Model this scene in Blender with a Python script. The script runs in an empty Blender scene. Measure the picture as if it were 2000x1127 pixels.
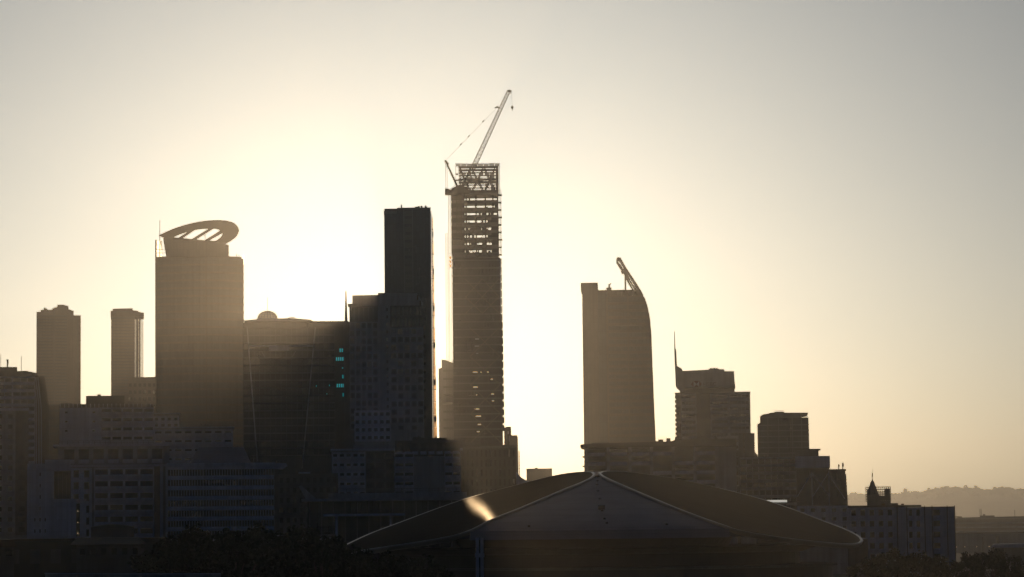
import bpy, math, random
from mathutils import Vector, Matrix
R = random.Random(7)
SC = bpy.context.scene
COL = SC.collection
# ------------------------------------------------------------------ camera
F = 5600.0                      # focal length in pixels of a 2000 px wide frame
HORIZON = 1022.0
CAM = Vector((0, 0, 18.0))
PITCH = math.atan((HORIZON - 563.5) / F)
ROLL = math.radians(-0.6)
RM = Matrix.Rotation(math.radians(90) + PITCH, 3, 'X') @ Matrix.Rotation(ROLL, 3, 'Z')
cd = bpy.data.cameras.new('camera')
cam = bpy.data.objects.new('camera', cd); COL.objects.link(cam)
cam.matrix_world = Matrix.Translation(CAM) @ RM.to_4x4()
cd.sensor_width = 36; cd.lens = 36 * F / 2000; cd.clip_start = 1; cd.clip_end = 30000
SC.camera = cam

def ray(px, py):
    return RM @ Vector(((px - 1000) / F, -(py - 563.5) / F, -1))
def W(px, py, Y):               # where the line of sight meets the upright plane at distance Y
    r = ray(px, py)
    return CAM + r * (Y / r.y)

# ------------------------------------------------------------------ sky, sun, exposure
SUN_PX = (783, 545)
sd = ray(*SUN_PX).normalized()
EL = math.asin(sd.z); AZ = math.atan2(sd.x, sd.y)
world = bpy.data.worlds.new("World"); SC.world = world; world.use_nodes = True
nt = world.node_tree; nt.nodes.clear()
out = nt.nodes.new('ShaderNodeOutputWorld'); bg = nt.nodes.new('ShaderNodeBackground')
sky = nt.nodes.new('ShaderNodeTexSky'); sky.sky_type = 'NISHITA'; sky.sun_disc = False
sky.sun_elevation = EL; sky.sun_rotation = AZ
sky.air_density = 0.5; sky.dust_density = 2.4; sky.ozone_density = 2.2; sky.altitude = 0
bg.inputs['Strength'].default_value = 0.09
tint = nt.nodes.new('ShaderNodeMix'); tint.data_type = 'RGBA'; tint.blend_type = 'MULTIPLY'; tint.inputs[0].default_value = 1
tint.inputs[7].default_value = (.97, 1.085, 1.2, 1); nt.links.new(sky.outputs[0], tint.inputs[6])
nt.links.new(tint.outputs[2], bg.inputs[0]); nt.links.new(bg.outputs[0], out.inputs[0])
sl = bpy.data.lights.new('sun', 'SUN'); sl.energy = 2.0; sl.angle = math.radians(0.53); sl.color = (1.0, 0.70, 0.40)
so = bpy.data.objects.new('sun', sl); COL.objects.link(so)
so.rotation_euler = sd.to_track_quat('Z', 'Y').to_euler()
so.location = (0, -50, 300)
vs = SC.view_settings
vs.view_transform = 'Standard'; vs.look = 'None'; vs.gamma = 1; vs.use_curve_mapping = False; vs.exposure = -2.29
cy = SC.cycles
cy.max_bounces = 6; cy.diffuse_bounces = 2; cy.glossy_bounces = 3; cy.transmission_bounces = 4; cy.volume_bounces = 1
cy.transparent_max_bounces = 8; cy.caustics_reflective = False; cy.caustics_refractive = False
cy.use_denoising = True

# ------------------------------------------------------------------ materials
def mat(name, col, rough=0.8, metal=0.0, spec=0.5, var=0.25, scale=0.12, panel=None, streak=0.0, rnd=0.0, bump=0.0):
    m = bpy.data.materials.new(name); m.use_nodes = True
    n = m.node_tree; p = n.nodes['Principled BSDF']
    p.inputs['Roughness'].default_value = rough; p.inputs['Metallic'].default_value = metal
    p.inputs['Specular IOR Level'].default_value = spec
    tc = n.nodes.new('ShaderNodeTexCoord')
    no = n.nodes.new('ShaderNodeTexNoise'); no.inputs['Scale'].default_value = scale; no.inputs['Detail'].default_value = 6
    n.links.new(tc.outputs['Object'], no.inputs['Vector'])
    mr = n.nodes.new('ShaderNodeMapRange'); mr.inputs[1].default_value = 0.3; mr.inputs[2].default_value = 0.7
    mr.inputs[3].default_value = 1 - var; mr.inputs[4].default_value = 1 + var
    n.links.new(no.outputs['Fac'], mr.inputs[0])
    val = mr.outputs[0]
    def mul(a, b):
        x = n.nodes.new('ShaderNodeMath'); x.operation = 'MULTIPLY'
        n.links.new(a, x.inputs[0]); n.links.new(b, x.inputs[1]); return x.outputs[0]
    if streak:
        mp = n.nodes.new('ShaderNodeMapping'); mp.inputs['Scale'].default_value = (0.9, 0.9, 0.03)
        n.links.new(tc.outputs['Object'], mp.inputs[0])
        n2 = n.nodes.new('ShaderNodeTexNoise'); n2.inputs['Scale'].default_value = 1.0; n2.inputs['Detail'].default_value = 4
        n.links.new(mp.outputs[0], n2.inputs['Vector'])
        m2 = n.nodes.new('ShaderNodeMapRange'); m2.inputs[1].default_value = 0.35; m2.inputs[2].default_value = 0.65
        m2.inputs[3].default_value = 1 - streak; m2.inputs[4].default_value = 1 + streak
        n.links.new(n2.outputs['Fac'], m2.inputs[0]); val = mul(val, m2.outputs[0])
    if panel:
        mp = n.nodes.new('ShaderNodeMapping'); mp.inputs['Rotation'].default_value = (math.radians(90), 0, 0)
        n.links.new(tc.outputs['Object'], mp.inputs[0])
        br = n.nodes.new('ShaderNodeTexBrick'); br.offset = 0.0
        br.inputs['Scale'].default_value = 1.0; br.inputs['Brick Width'].default_value = panel[0]; br.inputs['Row Height'].default_value = panel[1]
        br.inputs['Mortar Size'].default_value = panel[2]; br.inputs['Color1'].default_value = (1, 1, 1, 1); br.inputs['Color2'].default_value = (panel[3],) * 3 + (1,)
        br.inputs['Mortar'].default_value = (panel[4],) * 3 + (1,)
        n.links.new(mp.outputs[0], br.inputs['Vector']); val = mul(val, br.outputs['Color'])
    if rnd:
        oi = n.nodes.new('ShaderNodeObjectInfo'); m3 = n.nodes.new('ShaderNodeMapRange')
        m3.inputs[3].default_value = 1 - rnd; m3.inputs[4].default_value = 1 + rnd
        n.links.new(oi.outputs['Random'], m3.inputs[0]); val = mul(val, m3.outputs[0])
    vm = n.nodes.new('ShaderNodeVectorMath'); vm.operation = 'SCALE'; vm.inputs[0].default_value = col
    n.links.new(val, vm.inputs['Scale']); n.links.new(vm.outputs[0], p.inputs['Base Color'])
    if bump:
        b = n.nodes.new('ShaderNodeBump'); b.inputs['Strength'].default_value = bump; b.inputs['Distance'].default_value = 0.2
        n.links.new(no.outputs['Fac'], b.inputs['Height']); n.links.new(b.outputs[0], p.inputs['Normal'])
    return m
def sheet_mat(name, col, gloss, rough):      # dull membrane: weak but even gloss, no strong edge reflection
    m = bpy.data.materials.new(name); m.use_nodes = True; n = m.node_tree; o = n.nodes['Material Output']; n.nodes.remove(n.nodes['Principled BSDF'])
    tc = n.nodes.new('ShaderNodeTexCoord'); no = n.nodes.new('ShaderNodeTexNoise'); no.inputs['Scale'].default_value = .35; no.inputs['Detail'].default_value = 7
    mp = n.nodes.new('ShaderNodeMapping'); mp.inputs['Scale'].default_value = (.4, 3, 1); n.links.new(tc.outputs['Object'], mp.inputs[0]); n.links.new(mp.outputs[0], no.inputs['Vector'])
    d = n.nodes.new('ShaderNodeBsdfDiffuse'); g_ = n.nodes.new('ShaderNodeBsdfGlossy'); g_.inputs['Roughness'].default_value = rough; g_.distribution = 'BECKMANN'
    bp = n.nodes.new('ShaderNodeBump'); bp.inputs['Strength'].default_value = .25; bp.inputs['Distance'].default_value = .05; n.links.new(no.outputs['Fac'], bp.inputs['Height']); n.links.new(bp.outputs[0], g_.inputs['Normal'])
    for nd, c in ((d, col), (g_, gloss)):
        v = n.nodes.new('ShaderNodeVectorMath'); v.operation = 'SCALE'; v.inputs[0].default_value = c
        r_ = n.nodes.new('ShaderNodeMapRange'); r_.inputs[1].default_value = .3; r_.inputs[2].default_value = .7; r_.inputs[3].default_value = .7; r_.inputs[4].default_value = 1.3
        n.links.new(no.outputs['Fac'], r_.inputs[0]); n.links.new(r_.outputs[0], v.inputs['Scale']); n.links.new(v.outputs[0], nd.inputs[0])
    a = n.nodes.new('ShaderNodeAddShader'); n.links.new(d.outputs[0], a.inputs[0]); n.links.new(g_.outputs[0], a.inputs[1]); n.links.new(a.outputs[0], o.inputs[0]); return m
def trans_mat(name, col, fac=0.5):          # thin stuff that lets light through: mesh screens, glass balustrades
    m = bpy.data.materials.new(name); m.use_nodes = True; n = m.node_tree; p = n.nodes['Principled BSDF']
    o = n.nodes['Material Output']
    p.inputs['Base Color'].default_value = (*col, 1); p.inputs['Roughness'].default_value = 0.5
    t = n.nodes.new('ShaderNodeBsdfTranslucent'); t.inputs[0].default_value = (*col, 1)
    x = n.nodes.new('ShaderNodeMixShader'); x.inputs[0].default_value = 0.75
    n.links.new(p.outputs[0], x.inputs[1]); n.links.new(t.outputs[0], x.inputs[2])
    tr = n.nodes.new('ShaderNodeBsdfTransparent'); y = n.nodes.new('ShaderNodeMixShader'); y.inputs[0].default_value = fac
    n.links.new(x.outputs[0], y.inputs[1]); n.links.new(tr.outputs[0], y.inputs[2]); n.links.new(y.outputs[0], o.inputs[0])
    return m
def frost_mat(name, col, rough):            # frosted glass pane: scatters the low sun forwards
    m = bpy.data.materials.new(name); m.use_nodes = True; n = m.node_tree; o = n.nodes['Material Output']; n.nodes.remove(n.nodes['Principled BSDF'])
    t = n.nodes.new('ShaderNodeBsdfRefraction'); t.inputs['Color'].default_value = (*col, 1); t.inputs['Roughness'].default_value = rough; t.inputs['IOR'].default_value = 1.5
    tc = n.nodes.new('ShaderNodeTexCoord'); no = n.nodes.new('ShaderNodeTexNoise'); no.inputs['Scale'].default_value = .5; n.links.new(tc.outputs['Object'], no.inputs['Vector'])
    g_ = n.nodes.new('ShaderNodeBsdfGlossy'); g_.inputs['Roughness'].default_value = .3; g_.inputs[0].default_value = (*[c*.3 for c in col], 1)
    x = n.nodes.new('ShaderNodeMixShader'); n.links.new(no.outputs['Fac'], x.inputs[0])
    n.links.new(t.outputs[0], x.inputs[1]); n.links.new(g_.outputs[0], x.inputs[2]); n.links.new(x.outputs[0], o.inputs[0]); return m
def emit_mat(name, col, s):
    m = bpy.data.materials.new(name); m.use_nodes = True; p = m.node_tree.nodes['Principled BSDF']
    p.inputs['Base Color'].default_value = (0.02, 0.02, 0.02, 1)
    p.inputs['Emission Color'].default_value = (*col, 1); p.inputs['Emission Strength'].default_value = s
    return m
M = dict(
    pale=mat('pale_concrete', (.47, .51, .6), .75, var=.15, panel=(3.2, 3.4, .03, .93, .7), streak=.12),
    conc=mat('grey_concrete', (.27, .28, .32), .8, var=.2, panel=(4, 3.5, .04, .9, .7), streak=.15),
    dconc=mat('dark_concrete', (.075, .075, .085), .8, var=.2, panel=(3, 3.5, .04, .9, .7), streak=.15),
    brown=mat('brown_cladding', (.08, .06, .05), .6, var=.15, panel=(1.6, 3.5, .05, .85, .6), streak=.12),
    black=mat('black_cladding', (.02, .02, .022), .5, var=.2, panel=(2, 3.5, .05, .85, .6)),
    curtain=mat('curtain_glass', (.035, .04, .05), .22, var=.15, panel=(1.5, 3.5, .07, .7, .35)),
    curtain2=mat('tower_glass', (.05, .05, .055), .3, var=.15, panel=(1.8, 3.7, .08, .75, .4)),
    glass=mat('window_glass', (.02, .02, .024), .15, var=.2, rnd=.9),
    spandrel=mat('spandrel_panel', (.43, .44, .52), .6, var=.15, streak=.12),
    slab=mat('slab_concrete', (.16, .155, .15), .85, var=.2),
    steel=mat('painted_steel', (.07, .065, .06), .5, metal=.2, var=.2),
    lsteel=mat('galvanised_steel', (.3, .3, .3), .45, metal=.6, var=.15),
    roofm=sheet_mat('membrane_roof', (.02, .02, .022), (.006, .0056, .005), .17),
    roofm2=mat('standing_seam_roof', (.15, .18, .26), .6, var=.12, panel=(500, 1.3, .04, .95, .75), scale=.2),
    rimm=mat('aluminium_rim', (.35, .34, .33), .35, metal=.8, var=.1),
    tile=mat('dull_red_roof', (.07, .045, .035), .8, var=.3, panel=(.6, .4, .05, .8, .6)),
    asphalt=mat('asphalt', (.04, .04, .042), .85, var=.3, scale=.05, bump=.2),
    bark=mat('bark', (.05, .035, .025), .95, var=.3, scale=3),
    leaf=mat('leaf', (.025, .034, .016), .8, spec=.15, var=.4, scale=.5, rnd=.3),
    hill=mat('hill_forest', (.05, .06, .03), .95, var=.4, scale=.02, bump=1),
    white=mat('white_paint', (.5, .5, .52), .5, var=.08),
    car=mat('car_paint', (.25, .26, .28), .2, metal=.3, var=.03, rnd=.9),
    rubber=mat('rubber', (.02, .02, .02), .9),
    mesh=trans_mat('scaffold_mesh', (.35, .3, .22), .45),
    bal=trans_mat('balcony_glass', (.75, .62, .5), .1),
    frost=frost_mat('frosted_glass', (1, .95, .85), .42), frostd=frost_mat('dim_frosted_glass', (.12, .085, .055), .45),
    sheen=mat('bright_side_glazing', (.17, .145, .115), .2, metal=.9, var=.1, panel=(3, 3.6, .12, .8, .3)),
    mirror=mat('polished_metal_roof', (.8, .8, .78), .12, metal=1, var=.05),
    dull=mat('dull_galvanised_steel', (.05, .05, .045), .9, spec=.1, var=.2),
    dome=trans_mat('dome_glass', (.6, .5, .36), .3),
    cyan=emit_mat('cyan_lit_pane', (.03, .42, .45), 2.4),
    warm=emit_mat('warm_lamp_and_sky_glint', (1, .75, .42), 5),  # real lamps, and the glow imitating sky glints on the unfinished tower
    logo=mat('sign_red', (.12, .03, .03), .5), signt=mat('sign_dark', (.06, .055, .055), .5),
)

# ------------------------------------------------------------------ mesh helpers
def mesh_obj(name, verts, faces, m, parent=None, smooth=False):
    me = bpy.data.meshes.new(name); me.from_pydata([tuple(v) for v in verts], [], faces)
    if m: me.materials.append(m)
    if smooth:
        for p in me.polygons: p.use_smooth = True
    me.update()
    o = bpy.data.objects.new(name, me); COL.objects.link(o)
    if parent: o.parent = parent
    return o
class MB:
    def __init__(s): s.v = []; s.f = []
    def add(s, vs, fs):
        n = len(s.v); s.v += [tuple(v) for v in vs]; s.f += [tuple(i + n for i in f) for f in fs]
    def box(s, x0, x1, y0, y1, z0, z1):
        s.add([(x0,y0,z0),(x1,y0,z0),(x1,y1,z0),(x0,y1,z0),(x0,y0,z1),(x1,y0,z1),(x1,y1,z1),(x0,y1,z1)],
              [(0,3,2,1),(4,5,6,7),(0,1,5,4),(1,2,6,5),(2,3,7,6),(3,0,4,7)])
    def bar(s, a, b, r, r2=None, n=4):
        a = Vector(a); b = Vector(b); r2 = r if r2 is None else r2
        d = (b - a).normalized(); u = d.cross(Vector((0, 1, 0)));
        if u.length < .01: u = d.cross(Vector((1, 0, 0)))
        u.normalize(); w = d.cross(u)
        vs = []
        for c, q in ((a, r), (b, r2)):
            for i in range(n):
                t = 2 * math.pi * (i + .5) / n
                vs.append(c + (u * math.cos(t) + w * math.sin(t)) * q)
        s.add(vs, [(i, (i+1) % n, n + (i+1) % n, n + i) for i in range(n)] + [tuple(range(n))[::-1], tuple(range(n, 2*n))])
    def prism(s, pts, y0, y1):      # pts (x,z), extruded along y
        n = len(pts)
        s.add([(x, y0, z) for x, z in pts] + [(x, y1, z) for x, z in pts],
              [tuple(range(n)), tuple(range(n, 2*n))[::-1]] + [(i, n+i, n+(i+1) % n, (i+1) % n) for i in range(n)])
    def lattice(s, a, b, w0, w1, nseg, r, up=(0, 1, 0)):   # box truss from a to b
        a = Vector(a); b = Vector(b); d = (b-a).normalized(); u = d.cross(Vector(up)).normalized(); q = d.cross(u)
        def c(t, i):
            w = (w0 + (w1-w0)*t) / 2; sx, sy = ((-1,-1),(1,-1),(1,1),(-1,1))[i]
            return a + (b-a)*t + u*sx*w + q*sy*w
        for i in range(4): s.bar(c(0, i), c(1, i), r)
        for k in range(nseg):
            t0, t1 = k/nseg, (k+1)/nseg
            for i in range(4):
                j = (i+1) % 4
                s.bar(c(t1, i), c(t1, j), r*.55)
                s.bar(c(t0, i if k % 2 else j), c(t1, j if k % 2 else i), r*.55)
    def build(s, name, m, parent=None, smooth=False): return mesh_obj(name, s.v, s.f, m, parent, smooth)
def tag(o, label, cat, group=None, kind=None):
    o['label'] = label; o['category'] = cat
    if group: o['group'] = group
    if kind: o['kind'] = kind
    return o
def empty(name, loc, label, cat, group=None, rz=0):
    o = bpy.data.objects.new(name, None); COL.objects.link(o); o.location = loc; o.rotation_euler = (0, 0, rz)
    return tag(o, label, cat, group)
def copy_tree(o, parent=None):
    c = o.copy(); COL.objects.link(c); c.parent = parent
    for ch in [k for k in o.children]: copy_tree(ch, c)
    return c
CACHE = {}
class B:
    """one building: local metres, x to the right of its centre column, y behind its front, z above the ground"""
    def __init__(s, name, label, cat, Y, pxc, yaw=None, group=None, pyref=None, z0=0):
        s.Y = Y; s.pxc = pxc; s.z0 = z0
        pr = pyref if pyref is not None else 900
        s.pyref = pr
        s.ox = W(pxc, pr, Y).x
        s.root = empty(name, (s.ox, Y, z0), label, cat, group, math.atan2(-s.ox, Y) if yaw is None else math.radians(yaw))
        s.count = {}
    def x(s, px): return W(px, s.pyref, s.Y).x - s.ox
    def z(s, py): return 0 if py is None else W(s.pxc, py, s.Y).z - s.z0
    def X(s, px0, px1): return s.x(px0), s.x(px1)
    def box(s, part, px0, px1, py0, py1, d0, d1, m, parent=None):
        b = MB(); b.box(s.x(px0), s.x(px1), d0, d1, s.z(py1), s.z(py0)); return b.build(part, M[m], parent or s.root)
    def pane(s, part, px0, px1, py0, py1, d, m):
        x0, x1 = s.X(px0, px1); z0, z1 = s.z(py1), s.z(py0)
        return mesh_obj(part, [(x0,d,z0),(x1,d,z0),(x1,d,z1),(x0,d,z1)], [(0,1,2,3)], M[m], s.root)
    def prism(s, part, pts, d0, d1, m, parent=None):
        b = MB(); b.prism([(s.x(p), s.z(q)) for p, q in pts], d0, d1); return b.build(part, M[m], parent or s.root)
    def P(s, px, py, d=0): return Vector((s.x(px), d, s.z(py)))
    def bars(s, part, segs, r, m, d=0, parent=None, r2=None, n=4):
        b = MB()
        for a, c in segs: b.bar(s.P(a[0], a[1], a[2] if len(a) > 2 else d), s.P(c[0], c[1], c[2] if len(c) > 2 else d), r, r2, n)
        return b.build(part, M[m], parent or s.root)
    def unit(s, part, cx, cy, cz, w, t, h, m, parent=None):
        k = (part, round(w, 2), round(t, 2), round(h, 2), m)
        if k not in CACHE:
            me = bpy.data.meshes.new(part); q = MB(); q.box(-w/2, w/2, 0, t, -h/2, h/2); me.from_pydata(q.v, [], q.f); me.materials.append(M[m]); CACHE[k] = me
        o = bpy.data.objects.new(part, CACHE[k]); COL.objects.link(o); o.parent = parent or s.root; o.location = (cx, cy, cz); return o
    def facade(s, px0, px1, py0, py1, nc, nr, wf=.6, hf=.55, mw='conc', mg='glass', d=0, rec=.5, part='window', skip=None, balc=0, vo=0.5, wall='wall', mull=0):
        """a wall sheet with real openings, a pane behind each; balc > 0 adds a balcony that deep"""
        x0, x1 = s.X(px0, px1); z0, z1 = s.z(py1), s.z(py0)
        cw = (x1-x0)/nc; ch = (z1-z0)/nr; bk = d + rec + .12
        b = MB(); ops = []
        for j in range(nr):
            for i in range(nc):
                a0 = x0 + i*cw; a1 = a0 + cw; c0 = z0 + j*ch; c1 = c0 + ch
                if skip and skip(i, nr-1-j):
                    b.add([(a0,d,c0),(a1,d,c0),(a1,d,c1),(a0,d,c1)], [(0,1,2,3)]); continue
                w0 = a0 + cw*(1-wf)/2; w1 = a1 - cw*(1-wf)/2; h0 = c0 + ch*(1-hf)*vo; h1 = h0 + ch*hf
                V = [(a0,d,c0),(a1,d,c0),(a1,d,c1),(a0,d,c1),(w0,d,h0),(w1,d,h0),(w1,d,h1),(w0,d,h1),
                     (w0,bk,h0),(w1,bk,h0),(w1,bk,h1),(w0,bk,h1)]
                b.add(V, [(0,1,5,4),(1,2,6,5),(2,3,7,6),(3,0,4,7),(4,5,9,8),(5,6,10,9),(6,7,11,10),(7,4,8,11)])
                ops.append((w0, w1, h0, h1))
        b.add([(x0,d,z0),(x1,d,z0),(x1,d,z1),(x0,d,z1),(x0,bk,z0),(x1,bk,z0),(x1,bk,z1),(x0,bk,z1)], [(0,3,7,4),(1,5,6,2),(3,2,6,7),(0,4,5,1)])
        b.build(wall, M[mw], s.root)
        rest = MB()
        for (w0, w1, h0, h1) in sorted(ops, key=lambda q: -q[2]):
            n = s.count.get(part, 0); s.count[part] = n+1
            if n < 98:
                o = s.unit(part, (w0+w1)/2, d+rec, (h0+h1)/2, w1-w0-.02, .1, h1-h0-.02, mg)
            else: rest.box(w0+.01, w1-.01, d+rec, d+rec+.1, h0+.01, h1-.01)
            if mull:
                k = max(1, int((w1-w0)/mull)); 
                mm = MB()
                for t in range(1, k):
                    xx = w0 + (w1-w0)*t/k; mm.box(xx-.08, xx+.08, d+rec-.12, d+rec-.003, h0+.02, h1-.02)
                if mm.v and n < 98: mm.build('mullion', M[mw], s.root)
            if balc and n < 98:
                q = MB(); q.box(w0-.1, w1+.1, d-balc, d-.004, h0-.25, h0-.02); q.box(w0-.1, w1+.1, d-balc, d-balc+.12, h0-.02, h0+.95)
                q.build('balcony', M['spandrel'], s.root)
        if rest.v:
            o = rest.build('further_' + part, M[mg], s.root); o['kind'] = 'stuff'
        return bk
    def clutter(s, px0, px1, py, n, d0=2, d1=12, hmax=2.2, seed=1):
        r = random.Random(seed)
        z = s.z(py)
        for i in range(n):
            x = s.x(r.uniform(px0, px1)); w = r.uniform(.6, 2.4); h = r.uniform(.5, hmax); y = r.uniform(d0, d1)
            b = MB(); b.box(x-w/2, x+w/2, y, y+w, z, z+h)
            if r.random() < .5: b.bar((x, y+w/2, z+h), (x, y+w/2, z+h+.5), .3, n=8)
            b.build('roof_vent', M['steel'], s.root)
    def rail(s, px0, px1, py, d=.3, h=1.1, step=2.0, m='steel', name='railing'):
        x0, x1 = s.X(px0, px1); z = s.z(py); b = MB(); n = max(1, int((x1-x0)/step))
        for i in range(n+1):
            x = x0 + (x1-x0)*i/n; b.box(x-.04, x+.04, d, d+.08, z, z+h)
        b.box(x0, x1, d-.01, d+.07, z+h, z+h+.08); b.box(x0, x1, d-.01, d+.05, z+h*.5, z+h*.5+.05)
        b.build(name, M[m], s.root)

# ------------------------------------------------------------------ ground, hills
g = MB(); g.add([(-3500,-300,0),(3500,-300,0),(3500,10600,0),(-3500,10600,0)], [(0,1,2,3)])
go = g.build('ground', M['asphalt']); go['kind'] = 'structure'; go['label'] = 'flat dark city ground under the buildings'
def ridge_py(px):
    pts = [(-900, 985), (1000, 975), (1500, 972), (1660, 966), (1700, 967), (1740, 968), (1780, 962), (1830, 958), (1880, 955), (1930, 956), (1970, 958), (2030, 959), (2500, 965), (3200, 990)]
    for (a, b), (c, e) in zip(pts, pts[1:]):
        if a <= px <= c: return b + (e-b)*(px-a)/(c-a) + 2.2*math.sin(px*.05)+1.2*math.sin(px*.13+1)
    return 985
hm = MB(); NX = 160; HY = 8000
rows = []
for k in range(9):
    t = k/8; row = []
    for i in range(NX+1):
        px = -900 + 4100*i/NX; top = W(px, ridge_py(px), HY)
        row.append((top.x, 7000 + 1000*t + (60*math.sin(px*.02+k)), max(-.5, top.z*(t**.8) + (6*math.sin(px*.07+k*2) if 0 < k < 8 else 0))))
    rows.append(row)
rows.append([(x, 9400, -.5) for x, _, _ in rows[-1]])
hv = [v for r_ in rows for v in r_]; hf = []
for k in range(len(rows)-1):
    for i in range(NX): a = k*(NX+1)+i; hf.append((a, a+1, a+NX+2, a+NX+1))
ho = mesh_obj('hills', hv, hf, M['hill'], None, True); ho['kind'] = 'structure'; ho['label'] = 'long low wooded hill fading into golden haze'

# ------------------------------------------------------------------ trees
def crown_mesh(seed, rx, rz, h0, n, leaf):
    r = random.Random(seed); b = MB(); cl = []
    for i in range(26):
        t = r.uniform(0, 2*math.pi); u = r.uniform(-.6, 1); q = math.sqrt(max(0, 1-u*u)) * r.uniform(.35, 1)
        cl.append((Vector((q*math.cos(t)*rx, q*math.sin(t)*rx, h0 + rz*(u*.5+.5))), r.uniform(.16, .34)*rx))
    for i in range(n):
        c, q = r.choice(cl); v = Vector((r.gauss(0, 1), r.gauss(0, 1), r.gauss(0, .8))); v = v.normalized()*q*r.uniform(.5, 1.1)
        p = c + v; a = Vector((r.gauss(0, 1), r.gauss(0, 1), r.gauss(0, 1))).normalized()*leaf; e = a.orthogonal().normalized()*leaf*.6
        e.rotate(Matrix.Rotation(r.uniform(0, 6), 3, a.normalized()))
        b.add([p-a, p+e, p+a, p-e], [(0, 1, 2, 3)])
    me = bpy.data.meshes.new('crown'); me.from_pydata(b.v, [], b.f); me.materials.append(M['leaf']); return me, cl
def trunk_mesh(h, rad, cl):
    b = MB(); b.bar((0,0,0), (0,0,h), rad, rad*.6, 8)
    for c, q in cl[:9]: b.bar((0,0,h*.95), c, rad*.4, rad*.1, 5)
    me = bpy.data.meshes.new('trunk'); me.from_pydata(b.v, [], b.f); me.materials.append(M['bark']); return me
TREES = []
for k in range(3):
    cm, cl = crown_mesh(20+k, 5.5, 8.5, 4.0, 4200, .34)
    TREES.append((cm, trunk_mesh(4.6, .5, cl)))
def tree(x, y, z, s, k, label, group, rz=0, name='broadleaf_tree'):
    t = empty(name, (x, y, z), label, 'tree', group, rz); t.scale = (s, s, s)
    cm, tm = TREES[k % 3]
    for nme, me in (('crown', cm), ('trunk', tm)):
        o = bpy.data.objects.new(nme, me); COL.objects.link(o); o.parent = t
    return t

# ------------------------------------------------------------------ far left group
b = B('office_tower', 'brown stepped-top office tower, leftmost of the tall towers', 'tower', 1700, 114)
b.box('body', 71, 143, 614, None, .6, 26, 'brown')
b.facade(71, 104, 614, 800, 1, 30, .94, .5, 'brown', 'curtain2', part='window_band')
b.facade(106, 131, 614, 800, 1, 30, .9, .5, 'brown', 'curtain2', part='window_band')
b.box('stair_core', 104.1, 105.9, 606, None, -.3, 10, 'dconc'); b.box('edge_fin', 131.1, 136, 606, None, -.8, 20, 'brown')
b.box('side_wing', 143.1, 157, 615, None, 3, 30, 'brown')
for i in range(14): b.pane('balcony_glass', 153, 155.2, 622+i*12, 630+i*12, 2.4, 'frostd')
b.prism('parapet', [(71, 614), (71, 609), (79, 609), (79, 605), (105, 605), (105, 600), (111, 600), (111, 595), (123, 595), (133, 598), (133, 604), (143, 607), (143, 614)], 0, 22, 'brown')
b.clutter(85, 104, 605, 4, 1, 8, 1.4, 3)
b = B('office_tower', 'brown octagonal office tower with pale lit right edge, second of the tall towers', 'tower', 1700, 248)
b.box('body', 217, 263, 609, None, .6, 25, 'brown')
b.facade(217, 262.9, 612, 770, 1, 26, .96, .5, 'brown', 'curtain2', part='window_band')
b.prism('parapet', [(216, 618), (216, 607), (220, 607), (220, 603), (259, 602), (259, 606), (270, 607), (270, 609), (281, 611), (281, 618)], -.4, 27, 'brown')
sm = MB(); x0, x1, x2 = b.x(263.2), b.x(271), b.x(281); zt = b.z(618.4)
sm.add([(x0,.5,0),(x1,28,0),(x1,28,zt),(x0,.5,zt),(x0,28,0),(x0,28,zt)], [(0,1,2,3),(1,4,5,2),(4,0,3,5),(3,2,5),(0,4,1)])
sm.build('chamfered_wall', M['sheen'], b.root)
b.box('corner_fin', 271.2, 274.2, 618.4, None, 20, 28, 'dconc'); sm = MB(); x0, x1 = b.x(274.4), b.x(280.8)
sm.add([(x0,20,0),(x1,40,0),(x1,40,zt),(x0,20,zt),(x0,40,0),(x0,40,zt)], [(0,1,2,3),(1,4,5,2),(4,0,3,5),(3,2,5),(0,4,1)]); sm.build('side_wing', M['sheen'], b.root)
b = B('apartment_block', 'low brown block between two tall towers, behind the balcony building', 'building', 1600, 278)
b.box('body', 250, 306, 745, None, .65, 20, 'brown'); b.facade(250, 306, 745, 800, 6, 4, .6, .5, 'brown')
b.prism('roof', [(250, 745), (254, 737), (306, 736), (306, 745)], 0, 20, 'brown')
b = B('curved_office_building', 'curved office block with pale floor bands and leaning ribs, at the left edge', 'building', 1000, 45)
b.box('body', -20, 68, 735, None, .7, 24, 'dconc')
b.facade(-20, 68, 735, 960, 2, 16, .93, .55, 'spandrel', 'glass', part='window_band', mull=2.4)
b.prism('roof', [(-20, 735), (-20, 730), (34, 725), (50, 724), (72, 729), (72, 735)], -.3, 24, 'brown')
b.box('plant_room', -20, 33, 715.5, 728, 4, 16, 'brown')
for i in range(6):
    t = i/5; x = 70 + 25*t; b.bars('rib', [((x-6-2*t, 729+3*i, 2+3*i), (x, 780+8*i, 1+3*i)), ((x, 780+8*i, 1+3*i), (x+1, 960, 1+3*i))], .32, 'spandrel')
b.prism('side_wall', [(68.1, 731), (86, 733), (95, 790), (97, 960), (68.1, 960)], 8, 22, 'brown')
b.box('base', -20, 97, 960, None, .02, 22, 'dconc')
for x, t in ((1, 690), (41, 694)): b.bars('antenna', [((x, 726, 6), (x, t, 6))], .12, 'steel')
b.bars('roof_mast', [((14, 716, 6), (14.5, 704, 6)), ((14.5, 709, 6), (15.5, 705, 6))], .35, 'steel'); b.bars('antenna', [((14.3, 704, 6), (14, 700, 6))], .5, 'steel')
b = B('apartment_block', 'plain grey apartment block with one column of small windows, at the left edge', 'building', 900, 24)
b.box('body', -30, 55, 800, None, .65, 20, 'conc'); b.facade(-30, 30, 803, 1045, 3, 12, .42, .42, 'conc')
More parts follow.
